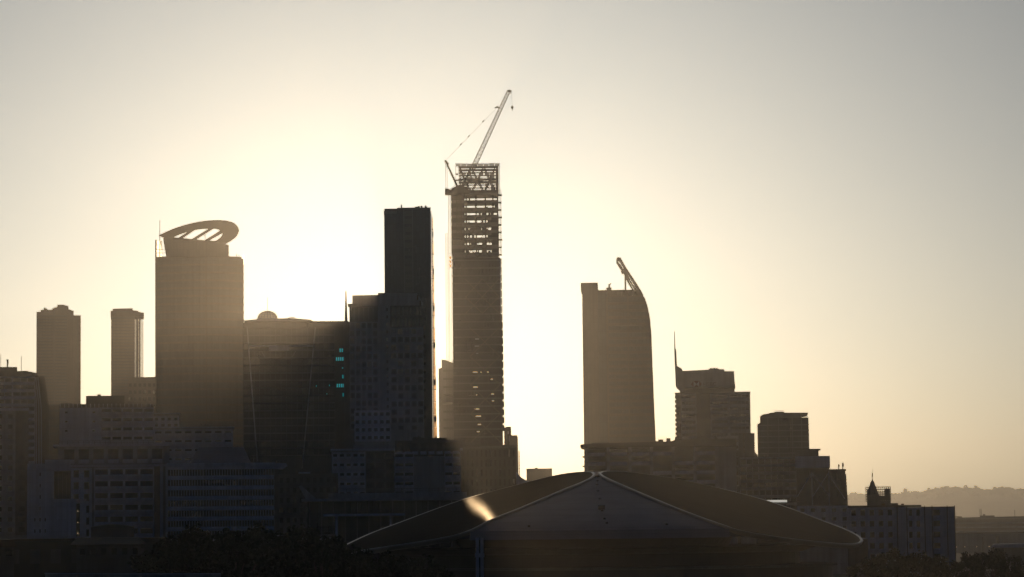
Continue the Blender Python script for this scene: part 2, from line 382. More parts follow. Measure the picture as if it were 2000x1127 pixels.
b.facade(30.1, 55, 882, 1045, 1, 8, .5, .5, 'dconc', 'glass'); b.box('upper_wall', 30.1, 55, 803, 881.8, .3, .64, 'dconc')
b.box('parapet', -31, 56, 797, 802.8, -.3, 20, 'spandrel')
for i, (x, y) in enumerate(((9, 857), (12, 858), (17, 857), (20, 857))): b.box('lit_pane', x, x+1.1, y, y+4, .3, .45, 'warm' if i < 0 else 'spandrel')

# balcony building
b = B('balcony_building', 'stepped apartment building with black roof box and grid of recessed balconies', 'building', 860, 215)
b.box('body', 117, 300, 795, 868, .7, 18, 'conc')
b.facade(117, 197, 796, 868, 3, 4, .2, .18, 'pale', skip=lambda i, j: not (j < 3 and i in (0, 2)))
b.facade(197.2, 300, 796, 868, 5, 4, .82, .66, 'spandrel', balc=.6)
b.box('roof_box', 168, 243, 772, 790, 3, 12, 'black'); b.box('chimney', 190, 197, 768.5, 771.8, 5, 7, 'black')
b.prism('roof_screen', [(117, 795.8), (117, 788), (160, 789), (300, 790), (300, 795.8)], .1, .5, 'dconc')
for i in range(22): b.box('fin', 118+i*8.3, 119.2+i*8.3, 788.5, 795.8, -.35, .09, 'spandrel')
b.box('terrace_slab', 105, 333, 868.2, 872, -3, 18, 'spandrel')
b.box('middle_tier', 115, 330, 872.2, 908, -1.6, 18, 'conc')
b.facade(122, 320, 873, 908, 7, 1, .7, .75, 'conc', d=-2.4, rec=.6, balc=.8)
b.rail(112, 300, 868.2, -2.8, 1.0, 1.6)
b.box('lower_slab', 100, 333, 908.2, 912, -4.5, 18, 'spandrel')
b.box('lower_tier', 104, 330, 912.2, None, -3.2, 18, 'conc')
b.facade(140, 180, 914, 1052, 2, 6, .5, .6, 'pale', d=-4, rec=.6)
b.facade(184, 300, 914, 1052, 4, 6, .84, .7, 'spandrel', d=-4, rec=.7, balc=.8)
b.box('blank_wall', 300.2, 311, 912.2, 1052, -3.9, -3.25, 'dconc')
b.box('pier', 311.2, 317, 912.2, 1052, -4.4, -3.25, 'pale'); b.box('pier', 322, 327, 912.2, 1052, -4.4, -3.25, 'pale')
# pale block
b = B('concrete_block', 'pale blank concrete block with tall dark glass panel and a narrow lit slot', 'building', 800, 110)
b.box('body', 54, 166, 975, None, .7, 20, 'pale'); b.box('upper_body', 88, 138, 897, 975, 3, 20, 'pale'); b.box('side_body', 54, 87.8, 905, 975, .7, 19, 'pale')
b.facade(54, 104, 915, 1048, 5, 6, .2, .3, 'pale', skip=lambda i, j: not (i == 2 or (i in (1, 3) and j > 3)))
b.box('glass_panel', 106, 138, 920, 974, 2.4, 2.98, 'curtain')
for i in range(5): b.box('panel_mullion', 106+i*7.7, 107+i*7.7, 920, 974, 2.2, 2.38, 'dconc')
b.box('front_wall', 104.2, 148.5, 975.2, 1048, .02, .68, 'pale'); b.box('slot', 148.7, 155.5, 984, 1048, .3, .68, 'black'); b.box('front_wall', 155.7, 168, 975.2, 1048, .02, .68, 'pale')
for y in (998, 1020, 1041): b.box('lamp', 151.3, 152.5, y, y+1.4, .15, .28, 'warm')

b = B('low_block', 'plain dark brown block between the leaning-rib office and the balcony building', 'building', 1200, 128)
b.box('body', 94, 164, 792, None, .3, 20, 'brown'); b.box('roof_edge', 93.5, 164, 790, 791.9, 0, 20, 'dconc'); b.box('plant_room', 118, 140, 786.5, 789.9, 3, 9, 'dconc')
for i in range(7): b.box('window_band', 97, 160, 800+i*15, 804+i*15, .1, .29, 'curtain2')
# mid-left apartments
b = B('apartment_block', 'beige apartment block with long balconies behind the banded office', 'building', 1050, 385)
b.box('body', 300, 455, 836, None, .7, 20, 'conc'); b.facade(300, 455, 838, 960, 8, 7, .66, .5, 'spandrel', balc=1.0)
b.box('upper_body', 300, 350, 808, 836, .7, 16, 'conc'); b.facade(300, 350, 812, 836, 4, 2, .5, .4, 'spandrel')
b.box('roof_slab', 300, 458, 833.5, 835.8, -1.4, 20, 'pale'); b.rail(352, 455, 833.5, -.8, 1.0, 2.2)
b.box('roof_slab', 300, 352, 806, 807.8, -.8, 16, 'pale'); b.clutter(380, 440, 833.5, 5, 1, 8, 1.2, 8)
# banded office
b = B('banded_office', 'wide office building with alternating pale and dark floor bands and a hipped plant roof', 'building', 850, 435)
b.box('body', 328, 535, 908, None, .7, 30, 'conc')
b.facade(328, 535, 911, 1051, 3, 7, .985, .6, 'pale', part='window_band', vo=.3, mull=.75)
b.box('cornice', 326, 537, 904, 910.8, -.4, 30, 'pale'); b.box('end_wall', 535.2, 542, 912, None, 1, 28, 'dconc')
rf = MB(); xa, xb, xc, xd = b.x(370), b.x(490), b.x(388), b.x(476); za, zb = b.z(903.8), b.z(872); y0, y1 = 2, 26
rf.add([(xa,y0,za),(xb,y0,za),(xb,y1,za),(xa,y1,za),(xc,y0+4,zb),(xd,y0+4,zb),(xd,y1-6,zb),(xc,y1-6,zb)], [(3,2,1,0),(4,5,6,7),(0,1,5,4),(1,2,6,5),(2,3,7,6),(3,0,4,7)])
rf.build('hipped_roof', M['roofm2'], b.root)
b.prism('canopy', [(535, 905), (558, 906), (561, 911), (552, 917), (535, 917)], -1, 8, 'spandrel')
b = B('brick_building', 'dark low building with dim window rows right of the banded office', 'building', 950, 595)
b.box('body', 543, 660, 925, None, .7, 18, 'dconc'); b.facade(543, 660, 928, 1045, 9, 6, .5, .5, 'dconc')
b.box('stair_tower', 583, 606, 922, 924.8, .5, 8, 'pale'); b.prism('sloping_roof', [(583, 950), (588, 948), (618, 975), (618, 980), (600, 980)], -3, -.05, 'conc')

# ------------------------------------------------------------------ tower with halo crown
b = B('halo_tower', 'tall rounded office tower crowned by a tilted oval ring with slanted beams', 'tower', 1400, 391)
def bulge(b, part, px0, px1, py0, py1, m, d0, bow, back, n=14, parent=None):
    x0, x1 = b.X(px0, px1); z0, z1 = b.z(py1), b.z(py0); pl = []
    for i in range(n+1):
        t = i/n; pl.append((x0+(x1-x0)*t, d0 + bow*(1-math.sin(math.pi*t)**.8)))
    pl += [(x1, back), (x0, back)]; k = len(pl)
    vs = [(x, y, z0) for x, y in pl] + [(x, y, z1) for x, y in pl]
    return mesh_obj(part, vs, [tuple(range(k))[::-1], tuple(range(k, 2*k))] + [(i, (i+1) % k, k+(i+1) % k, k+i) for i in range(k)], M[m], parent or b.root)
bulge(b, 'body', 306, 477, 503, None, 'curtain2', 0, 7, 40)
for i in range(25): bulge(b, 'floor_band', 305.5, 477.5, 515+i*15.2, 518.5+i*15.2, 'brown', -.35, 7, 40.2)
b.box('vertical_joint', 402, 404, 503, None, -.7, .3, 'brown')
bulge(b, 'parapet', 305, 473, 499.5, 502.8, 'brown', -.5, 7, 40.4)
b.box('corner_pylon', 303.5, 306.2, 466, 860, 6, 12, 'brown')
b.prism('crown_base', [(325.5, 499.3), (319, 462), (348, 465), (430, 472), (448, 476), (448, 499.3)], 6, 30, 'brown')
b.pane('glass_screen', 306.5, 317, 467, 499, 8, 'frost'); b.pane('glass_screen', 475.5, 478.2, 496, 512, 8, 'frost')
for (x0_, x1_, y_) in ((306, 323, 484), (306, 324, 491)): b.bars('tie_rod', [((x0_, y_, 8), (x1_, y_, 8))], .15, 'steel')
b.bars('mast', [((312.5, 502, 8), (312.5, 427, 8))], .3, 'steel', r2=.18)
b.bars('aerial', [((463, 501, 8), (463, 493, 8))], .25, 'steel'); b.bars('aerial', [((468, 501, 8), (468, 495, 8))], .25, 'steel')
def crown_pt(px, py, lift=0):
    dep = (py-431)/49*30 - 15 + 15
    r_ = W(px, py, 1400+dep); return (r_.x - b.ox, dep, r_.z + lift)
outer = [(319,462),(332,454.5),(345,448.2),(360,442.5),(375,438),(388,435),(400,433),(415,431.4),(430,431),(442,432),(452,434),(460,437.5),(467,443),(472,450),(471.5,457),(468,464),(461,470.5),(452,476.5),(440,481),(420,480),(390,477),(350,471)]
inner = [(346,465.3),(354,461),(363,457),(373,453),(385,449.8),(397,447.8),(408,447),(418,446.7),(427,447),(434,449.5),(439,453),(441.5,457),(441,461.5),(438,466),(434,469.5),(430,472.3),(418,471.5),(405,470.2),(392,469.2),(378,468),(362,466.6),(352,465.8)]
n = len(outer)
vs = [crown_pt(*p) for p in outer] + [crown_pt(*p) for p in inner] + [crown_pt(*p, .45) for p in outer] + [crown_pt(*p, .45) for p in inner]
fs = []
for i in range(n):
    j = (i+1) % n
    fs += [(i, j, n+j, n+i), (2*n+i, 3*n+i, 3*n+j, 2*n+j), (i, 2*n+i, 2*n+j, j), (n+i, n+j, 3*n+j, 3*n+i)]
cr = mesh_obj('crown_ring', vs, fs, M['brown'], b.root)
for q in ([(375,452.5),(387,448.5),(365,467),(357,466.5)], [(414,446),(422,446),(391,469.8),(383,469)], [(436,450),(441,455),(416,472),(409,471)]):
    v = [crown_pt(*p) for p in q] + [crown_pt(*p, .35) for p in q]
    mesh_obj('crown_beam', v, [(0,1,2,3),(7,6,5,4),(0,4,5,1),(1,5,6,2),(2,6,7,3),(3,7,4,0)], M['brown'], b.root)
for (x, t, bt) in ((401, 447, 466), (403, 447, 470), (428, 447, 471), (366, 457, 466)): b.bars('crown_strut', [((x-2, t, 12), (x+1, bt, 12))], .12, 'steel')

# ------------------------------------------------------------------ domed building
b = B('glass_office', 'broad glass office tower with thin canopy roof, dome and splayed white braces', 'tower', 1320, 585)
b.box('body', 475.5, 681, 630, None, .7, 40, 'curtain')
b.facade(475.5, 655, 640, 890, 1, 17, .99, .8, 'dconc', 'glass', part='window_band', mull=2.4)
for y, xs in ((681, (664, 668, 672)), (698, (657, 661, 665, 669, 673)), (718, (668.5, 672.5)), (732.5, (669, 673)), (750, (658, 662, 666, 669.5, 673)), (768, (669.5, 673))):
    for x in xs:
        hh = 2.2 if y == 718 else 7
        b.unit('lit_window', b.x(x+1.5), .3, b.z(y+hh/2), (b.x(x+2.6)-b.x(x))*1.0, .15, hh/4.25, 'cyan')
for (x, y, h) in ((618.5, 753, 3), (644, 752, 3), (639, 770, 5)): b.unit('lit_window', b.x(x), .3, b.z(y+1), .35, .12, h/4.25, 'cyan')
b.box('side_bay', 655.2, 689, 630, None, .46, .68, 'black')
b.bars('brace', [((484, 640, -.6), (503, 900, -.6))], .4, 'conc'); b.bars('brace', [((617, 640, -.6), (590, 915, -.6))], .4, 'conc')
b.box('cross_beam', 486, 612, 674, 677, -.9, -.1, 'spandrel'); b.box('sign_panel', 527, 566, 677.2, 685, -.9, -.1, 'spandrel')
b.bars('truss', [((512, 686, -.6), (520, 700, -.6)), ((520, 700, -.6), (570, 700, -.6)), ((570, 700, -.6), (578, 686, -.6))], .25, 'dconc')
b.box('parapet', 478, 682, 627.5, 629.8, -.3, 40, 'dconc')
b.prism('canopy_roof', [(478, 627.3), (478, 624.5), (500, 622.6), (540, 621), (575, 621), (600, 623), (609, 624), (612, 626), (600, 625.8), (570, 625.4), (560, 627.3)], 2, 30, 'spandrel')
dx, dz = b.x(523), b.z(618); rr = (b.x(543)-b.x(503))/2; dm = MB(); NS, NR = 20, 6
for k in range(NR+1):
    t = k/NR*math.pi/2
    for i in range(NS): dm.v.append((dx+rr*math.cos(t)*math.cos(i*2*math.pi/NS), 14+rr*math.cos(t)*math.sin(i*2*math.pi/NS), dz+rr*.78*math.sin(t)))
for k in range(NR):
    for i in range(NS): dm.f.append((k*NS+i, k*NS+(i+1) % NS, (k+1)*NS+(i+1) % NS, (k+1)*NS+i))
dmo = dm.build('dome', M['dome'], b.root); rb = MB()
for f in dm.f:
    rb.bar(dm.v[f[0]], dm.v[f[3]], .13); 
    if f[0] >= NS: rb.bar(dm.v[f[0]], dm.v[f[1]], .1)
rb.build('dome_ribs', M['steel'], dmo)
dr = MB(); dr.bar((dx, 14, b.z(622.5)), (dx, 14, dz), rr*1.03, rr*1.06, 20); dr.build('dome_drum', M['spandrel'], b.root)
b.bars('flagpole', [((523, 605, 14), (523, 576, 14))], .12, 'steel')
b.bars('gantry_arm', [((543, 618.5, 14), (564, 618, 14)), ((562, 618, 14), (567, 616, 14)), ((566, 616.3, 14), (578, 616, 14))], .3, 'steel')
sp = B('spire', 'slender tapered spire standing beside the stepped apartment tower', 'spire', 1290, 677.5)
sp.prism('blade', [(674.5, 628), (676.5, 568), (677.6, 566), (678.6, 570), (680.5, 628)], 2, 3.2, 'dconc'); sp.box('foot', 672, 684, 628.2, None, 1, 4.5, 'dconc')

# ------------------------------------------------------------------ stepped apartment tower + pacific tower
b = B('apartment_tower', 'checkered grey apartment tower with stepped roof in front of the dark glass tower', 'tower', 1270, 758)
b.box('body', 684, 829, 597, None, .75, 26, 'dconc')
b.facade(684, 740, 628, 840, 5, 14, .72, .66, 'conc', skip=lambda i, j: (i*3+j) % 5 == 0)
b.facade(740.2, 764, 597, 860, 2, 18, .3, .4, 'conc', skip=lambda i, j: i == 0)
b.facade(764.2, 829, 640, 860, 5, 14, .74, .62, 'conc', skip=lambda i, j: (i*2+j) % 4 == 0)
b.facade(766, 829, 597, 640, 8, 2, .75, .8, 'dconc'); b.facade(684, 740, 597, 628, 6, 1, .8, .8, 'dconc')
b.prism('upper_wall', [(690, 596.8), (690, 575.5), (740, 575), (740, 571), (817, 572.5), (829, 592), (829, 596.8)], 2, 24, 'conc')
b.box('roof_slab', 681, 692, 593, 596, -1, 10, 'conc'); b.box('side_column', 686.5, 688.2, 596.9, 606, -1, -.2, 'conc')
for i in range(13): b.box('balcony', 829.2, 832.5, 600+i*17.5, 603+i*17.5, 0, 20, 'brown')
for i in range(3): b.pane('balcony_glass', 817+i*5, 819.5+i*5, 576+i*11, 586+i*11, 1.5, 'frostd')
b.box('podium', 693, 829, 840, None, -6, .6, 'conc'); b.facade(693, 764, 802, 863, 6, 4, .6, .4, 'spandrel', d=-7, rec=.8)
b.box('podium_core', 693, 764, 802.2, 863, -6, -.3, 'conc')
b = B('glass_tower', 'tall slim dark glass tower hiding the sun', 'tower', 1330, 803)
b.box('body', 754, 843, 407, None, .3, 28, 'curtain'); 
b.box('left_wall', 753.5, 757.5, 413, None, -.1, 24, 'curtain')
b.box('left_parapet', 753, 778.6, 411.5, 417, -.25, 20, 'dconc')
for i in range(28): b.box('recess_panel', 793.5, 808, 412+i*15.5, 421+i*15.5, -.1, .28, 'black')
b.box('fin', 791.5, 793, 407, None, -.8, .25, 'dconc'); b.box('fin', 808.4, 810, 407, None, -.8, .25, 'dconc')
b.box('roof_rim', 778.8, 845, 405.6, 409, -.5, 28, 'dconc'); b.clutter(780, 842, 405.6, 9, 1, 6, 1.3, 5)
b.box('corner_fin', 843.2, 845, 409.2, None, -.5, 28, 'dconc')
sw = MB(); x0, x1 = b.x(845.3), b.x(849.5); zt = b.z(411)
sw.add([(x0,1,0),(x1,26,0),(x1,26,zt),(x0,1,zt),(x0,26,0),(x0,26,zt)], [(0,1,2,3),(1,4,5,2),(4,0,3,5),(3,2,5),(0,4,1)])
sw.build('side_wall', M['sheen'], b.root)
for i in range(18):
    y = 414+i*24.5; q_ = R.uniform(0, 1.2); b.pane('balcony_glass', 846.2, 850.2+i*.22+q_, y, y+23, 27.2, 'frostd')
    b.box('balcony_slab', 849.6, 850.6+(i*.22)+q_, y+23.2, y+24.2, 24, 27.5, 'dconc')
    if i % 3 == 1: b.box('privacy_screen', 849.6, 851+i*.22, y+3, y+14, 27.6, 28, 'dconc')
b = B('slim_tower', 'narrow grey tower with sloping roof seen in the gap between two skyscrapers', 'tower', 1900, 874)
b.prism('body', [(858, None), (858, 720), (864, 718), (864, 701.5), (872, 703), (888, 709), (892, None)], .5, 30, 'dconc')
for i in range(8): b.box('window_band', 867, 886, 722+i*16, 726+i*16, .2, .49, 'glass')

# ------------------------------------------------------------------ tower under construction
YS = 1325
b = B('unfinished_tower', 'tallest skyscraper, under construction with bare steel frame and open floors at the top', 'tower', YS, 934)
XL, XR = 886, 983
zc = b.z
DEP = 17.0
b.box('core', 890, 911, 372, None, 3, 14, 'dconc')                     # concrete core
b.box('clad_body', 886.5, 981, 503, None, .3, 24, 'curtain')
# cladding bays ; gaps of light low down are painted panes further on
for i in range(24):
    y = 507+i*15; b.box('floor_band', 886, 981.4, y, y+2.6, -.05, .28, 'dconc')
# diagrid bracing over the cladding
def diagrid(y0, y1, x0, x1, nx, name='diagonal_brace', r=.24, m='brown', d=-.35):
    w = (x1-x0)/nx; yc = y0
    for k in range(nx):
        b.bars(name, [((x0+k*w, y0, d), (x0+(k+1)*w, y1, d))], r, m); b.bars(name, [((x0+(k+1)*w, y0, d), (x0+k*w, y1, d))], r, m)
diagrid(545, 580, 912, 978, 2); diagrid(580, 612, 912, 978, 2)
for j in range(4): diagrid(640+j*56, 696+j*56, 920, 978, 1)
diagrid(440, 474, 912, 962, 2, r=.22); diagrid(474, 503, 912, 962, 2, r=.22)
# open floors
ys = [380, 394.5, 409, 423.6, 438.2, 452.8, 467.4, 482, 496.6]
for i, y in enumerate(ys):
    s = MB(); x0, x1 = b.X(886, 979)
    dd = DEP if i < 4 else DEP-2+i*.5
    s.box(x0, x1, 0, dd, zc(y), zc(y)+.45); s.box(x0, x1, -.25, -.01, zc(y)-(.3, .5, .9, .4, 1.0, .5, .2, .9, 1.1)[i], zc(y)+.9); s.build('floor_slab', M['slab'], b.root)
    s = MB()
    for k, x in enumerate((887, 915, 934.5, 953, 968, 977)):
        for d_ in (.6, dd-1.2):
            s.box(b.x(x)-.35, b.x(x)+.35, d_, d_+.7, zc(y)+.46, zc(y-14.5)-.01 if i else zc(372))
    s.build('column_row', M['steel'], b.root)
    s = MB(); s.box(b.x(887), b.x(912), .2, .5, zc(y)+.91, zc(y-14.5)-.35); s.build('infill_wall', M['dconc'], b.root)
    if i > 3: s = MB(); s.box(b.x(964), b.x(979), .2, .5, zc(y)+.91, zc(y-14.5)-.35); s.build('infill_wall', M['dconc'], b.root)
    r = random.Random(i)
    for k in range(10):
        s = MB(); x = b.x(912+k*6.3+r.uniform(0, 3)); s.box(x, x+r.uniform(.2, 1.3+.25*(i % 3)), r.uniform(2, 12), 13, zc(y)+.46, zc(y)+r.uniform(1.0, 3.0)); s.build('stored_material', M['dconc'], b.root)
    for k in range(6):
        xa = 912+k*11
        if r.random() < (.12 if i < 3 else .34): b.box('infill_wall', xa+.4, xa+10.4, y-10.5+r.uniform(0, 3), y-3.9, 1.4, 1.7, 'dconc')
    b.box('slab_rail', 912, 978, y-7.6, y-7.0, dd-1.6, dd-1.5, 'steel')
    # edge platforms on the right
    q = MB(); q.box(b.x(979.2), b.x(984.5 if i % 3 else 985.6), 0, 6, zc(y)-.25, zc(y)+.1); q.bar(b.P(984, y, 1), b.P(984, y-9, 1), .1); q.bar(b.P(982, y, 5), b.P(982, y-13, 5), .14)
    q.bar(b.P(979, y-8, 1), b.P(984, y-8, 1), .08); q.build('loading_platform', M['steel'], b.root)
s = MB()
for i in range(22):
    y = 505+i*15.5; s = MB(); s.box(b.x(981.2), b.x(984.2+.1*i), 0, 12, zc(y+11), zc(y)); 
    s.build('edge_screen', M['curtain'] if i > 7 else M['mesh'], b.root)
b.box('side_return', 981.1, 983.4, 610, None, 12.1, 24, 'dconc')
# steel frame crown
for y, t in ((326, 1.0), (337, .55), (350, 1.1), (361, .5), (374, 1.7)):
    for d_ in (1, 12):
        q = MB(); q.box(b.x(900), b.x(979), d_, d_+.7, zc(y)-t/2, zc(y)+t/2)
        if y in (350, 374):
            for k in range(7): q.box(b.x(903+k*11.5), b.x(904+k*11.5), d_+.71, 12 if d_ == 1 else 17, zc(y)-.3, zc(y)+.2)
        q.build('steel_beam', M['steel'], b.root)
for x in (902, 974, 977):
    for d_ in (1, 12): b.box('steel_column', x, x+2.6, 325, 380, d_-.2 if d_ == 1 else d_+.9, d_+.8 if d_ == 1 else d_+1.8, 'steel')
for y0, y1, sx in ((327, 350, [(904, 913), (924, 913), (927, 938), (949, 938), (952, 962), (972, 962)]), (350, 373, [(913, 903), (913, 925), (938, 926), (938, 950), (962, 951), (962, 973)])):
    for a, c in sx:
        for d_ in (1.4, 12.4): b.bars('steel_diagonal', [((a, y0, d_), (c, y1, d_))], .42 if d_ < 5 else .28, 'steel')
for i, x in enumerate(range(895, 980, 11)):
    xx = min(x+10.4, 981); b.box('mesh_screen', x, xx, 318.5+(i*37 % 3)*.4, 325, .1, .16, 'mesh')
    b.box('screen_post', x-.25, x+.25, 317.5, 332, -.1, .09, 'steel')
for i, (x0, x1, y0, y1) in enumerate(((952, 962, 328, 336), (962.2, 972, 328, 348), (917, 926, 329, 335), (905, 915, 330, 336), (928, 948, 340, 347), (940, 950, 330, 336), (953, 960, 352, 360), (905, 911, 364, 371), (918, 930, 338, 348), (964, 972, 353, 372))):
    b.box('mesh_screen', x0, x1, y0, y1, 15.5, 15.56, 'mesh')
for y in (333, 343, 356, 366): b.box('safety_rail', 905, 975, y, y+.7, 6, 6.1, 'steel')
for k in range(12):
    x = 906+k*6; b.bars('prop', [((x, 361 if k % 2 else 349, 8), (x+2, 373 if k % 2 else 361, 8))], .12, 'steel')
for y in (338, 350, 361): b.box('side_scaffold', 894.5, 900, y, y+1, .5, 5, 'steel')
for x, y in ((895.3, 378), (981.3, 380), (978.5, 330)): b.bars('scaffold_standard', [((x, 318.5, 1), (x, y, 1))], .15, 'steel')
# a few glints of sky low down: small see-through window slots are imitated by pale and glowing panes
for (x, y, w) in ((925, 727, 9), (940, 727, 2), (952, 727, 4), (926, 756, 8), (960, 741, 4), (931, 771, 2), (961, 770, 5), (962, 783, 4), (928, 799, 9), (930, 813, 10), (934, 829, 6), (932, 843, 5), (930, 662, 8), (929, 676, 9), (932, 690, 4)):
    b.unit('sky_glint_pane', b.x(x+w/2), .12, b.z(y), w/4.3, .1, .35 if y > 700 else .6, 'warm' if y > 700 else 'spandrel')

# crane
c = B('tower_crane', 'luffing tower crane with raised lattice boom on top of the unfinished tower', 'crane', YS-4, 895, pyref=372)
def cb(part, f, m='steel'):
    q = MB(); f(q); return q.build(part, M[m], c.root)
cb('mast', lambda q: q.lattice(c.P(896, 470, -1.5), c.P(896, 383, -1.5), 2.2, 2.2, 14, .22))
cb('slewing_deck', lambda q: q.prism([(c.x(a), c.z(e)) for a, e in ((869.5, 368.5), (876, 370), (880, 372), (884, 368), (892, 364.5), (898, 363), (914, 368), (916, 381), (886, 382), (870.5, 381))], -3, .5))
cb('counterweight', lambda q: q.box(c.x(869), c.x(877), -3.6, 1.1, c.z(381), c.z(371)))
cb('operator_cab', lambda q: q.box(c.x(898), c.x(906), -5, -3.1, c.z(380), c.z(369)))
boom = cb('boom', lambda q: q.lattice(c.P(904, 372, -1.5), c.P(996, 179, -1.5), 2.2, 1.3, 28, .2), 'dull')
def tip(q):
    q.bar(c.P(994, 180, -1.5), c.P(1001, 179.5, -1.5), .5); q.bar(c.P(996, 177, -1.5), c.P(1000, 182, -1.5), .35); q.bar(c.P(1000, 180, -1.5), c.P(999.5, 185, -1.5), .2)
    q.bar(c.P(968, 212, -1.5), c.P(975, 210, -1.5), .45); q.bar(c.P(972, 209, -1.5), c.P(977, 214, -1.5), .4)
cb('boom_head', tip)
cb('a_frame', lambda q: [q.bar(c.P(871, 316, -2.5), c.P(894, 366, -3), .55), q.bar(c.P(871, 316, -.5), c.P(893, 366, 0), .4), q.bar(c.P(869.5, 314, -1.5), c.P(876, 322, -1.5), .7)])
cb('backstay', lambda q: [q.bar(c.P(870.5, 316, -1.5), c.P(871, 369, -1.5), .13), q.bar(c.P(873, 320, -1.5), c.P(874.5, 369, -1.5), .1), q.bar(c.P(878, 371, -1.5), c.P(891, 360, -1.5), .1)])
cb('pendant_line', lambda q: [q.bar(c.P(870.5, 314, -1.2), c.P(973, 210, -1.2), .03), q.bar(c.P(870.5, 314.7, -1.8), c.P(973, 212, -1.8), .03)] +
   [q.bar(c.P(x-1.6, 314-(x-870.5)*1.015+1.3, -1.5), c.P(x+1.6, 314-(x-870.5)*1.015-1.9, -1.5), .35) for x in (901, 916.5, 945)])
cb('hoist_rope', lambda q: q.bar(c.P(1001, 180, -1.5), c.P(1002, 208, -1.5), .06))
cb('hook_block', lambda q: [q.bar(c.P(1002, 208, -1.5), c.P(1002, 211, -1.5), .2, .75, 8), q.bar(c.P(1002, 211, -1.5), c.P(1002, 215, -1.5), .75, .3, 8), q.bar(c.P(1002, 215, -1.5), c.P(1002, 218, -1.5), .18)])
h = B('hoist_mast', 'thin ladder-like hoist mast running up the left face of the unfinished tower', 'mast', YS, 882)
q = MB(); q.lattice(h.P(882.4, None, 2), h.P(882.4, 380, 2), 1.2, 1.2, 100, .1); q.build('lattice', M['dull'], h.root)
for y in (500, 508, 516): h.pane('hoist_cage', 881, 885.2, y, y+6, 1, 'frostd')
h = B('hoist_mast', 'free-standing shorter lattice mast in the gap left of the unfinished tower', 'mast', YS-3, 876)
q = MB(); q.lattice(h.P(876, None, 0), h.P(876, 456, 0), 1.1, 1.1, 80, .085); q.build('lattice', M['dull'], h.root)

# ------------------------------------------------------------------ blocks right of the unfinished tower
b = B('stepped_block', 'small stepped brown block at the right foot of the unfinished tower', 'building', 1500, 1000)
b.prism('body', [(985, None), (985, 836), (990, 833), (999, 833), (999, 850), (1011, 850), (1012, 856), (1013, None)], .3, 20, 'brown')
b.pane('glass_corner', 992, 994.5, 842, 848, .1, 'spandrel'); b.box('vent_slot', 994.5, 995.5, 851, 862, .1, .28, 'spandrel'); b.box('lower_wing', 1013.2, 1015, 880, None, 1, 20, 'brown')
b = B('office_block', 'small flat-topped dark block alone in the bright gap behind the arena', 'building', 1700, 1054)
b.prism('body', [(1028, None), (1028, 916.5), (1078, 916.5), (1080, None)], .4, 20, 'brown'); b.box('parapet', 1027.5, 1078.5, 915, 916.4, 0, 20.5, 'dconc'); b.box('roof_vent', 1045, 1050, 912.8, 914.9, 3, 5, 'steel')
b = B('tent_roof', 'pale curved tent-like roof peeking over the left roof disc', 'roof', 1100, 1028)
n_ = 10; pts = [(1008, 921)] + [(1008+t*5, 921+24*(1-math.exp(-t*.32))) for t in range(1, n_)] + [(1056, 960), (1008, 960)]
b.prism('membrane', pts, 0, 18, 'pale'); b.box('wall', 1008, 1054, 960.2, None, 1, 16, 'conc')
b = B('dark_block', 'dark office block with tall vertical windows below the unfinished tower', 'building', 1120, 950)
b.box('body', 900, 1008, 872, None, .7, 22, 'dconc'); b.facade(900, 1008, 876, 990, 12, 6, .4, .7, 'black'); b.box('roof_slab', 900, 1009, 869, 871.8, -.3, 22, 'black')
b.box('sign_frame', 890, 904, 874.5, 879.5, -1, -.5, 'spandrel')
b = B('dark_block', 'black-framed block with narrow vertical bays behind the balcony terrace', 'building', 1080, 838)
b.box('body', 772, 898, 860, None, .7, 22, 'dconc'); b.facade(772, 898, 864, 960, 8, 4, .7, .86, 'black', balc=.3)
b.box('roof_slab', 806, 874, 855, 859.8, 1, 16, 'black'); b.clutter(780, 860, 860, 4, 2, 6, 1.8, 12)
b = B('terrace_apartments', 'long low apartment terrace with pale balconies in front of dark blocks', 'building', 1000, 750)
b.box('body', 648, 770, 880, None, .7, 20, 'conc'); b.facade(648, 714, 882, 975, 5, 5, .62, .55, 'spandrel', balc=.8); b.facade(714.2, 770, 882, 975, 3, 5, .8, .6, 'dconc')
b.box('roof_slab', 646, 772, 876, 879.8, -1.2, 20, 'pale'); b.box('stair_box', 690, 712, 868, 875.8, 2, 9, 'conc')
b.box('right_body', 770.2, 900, 892, None, -.8, .6, 'conc'); b.facade(770.4, 808, 884, 975, 2, 5, .88, .6, 'spandrel', d=-2.2, rec=.8, balc=.9); b.box('right_core', 770.4, 808, 884, 975, -1.2, -.82, 'conc')
b.facade(868, 899, 884, 975, 2, 5, .88, .6, 'spandrel', d=-2.2, rec=.8, balc=.6); b.box('right_core', 868, 899, 884, 975, -1.2, -.82, 'conc')
b.box('low_wing', 600, 647.8, 938, None, .7, 15, 'conc'); b.facade(600, 647.8, 940, 975, 4, 2, .5, .5, 'conc')
b = B('wharf_terminal', 'long low wharf building with thin pale flat roof edge left of the arena', 'building', 780, 760)
b.box('roof', 590, 925, 973, 978, -6, 30, 'conc'); b.box('glass_wall', 600, 900, 978.2, None, 1, 26, 'curtain')
for i in range(14): b.box('column', 604+i*23, 606+i*23, 978.2, None, -2.5, -1.9, 'dconc')
b.box('upper_wall', 640, 912, 962, 972.8, 5, 24, 'conc'); b.box('lower_canopy', 632, 790, 1003, 1007.5, -9, .9, 'spandrel'); b.box('lower_canopy_post', 655, 660, 1007.7, None, -7, -6, 'spandrel'); b.box('lower_canopy_post', 760, 764, 1007.7, None, -7, -6, 'spandrel')
b.rail(640, 910, 962, 5.5, 1.1, 2.5)

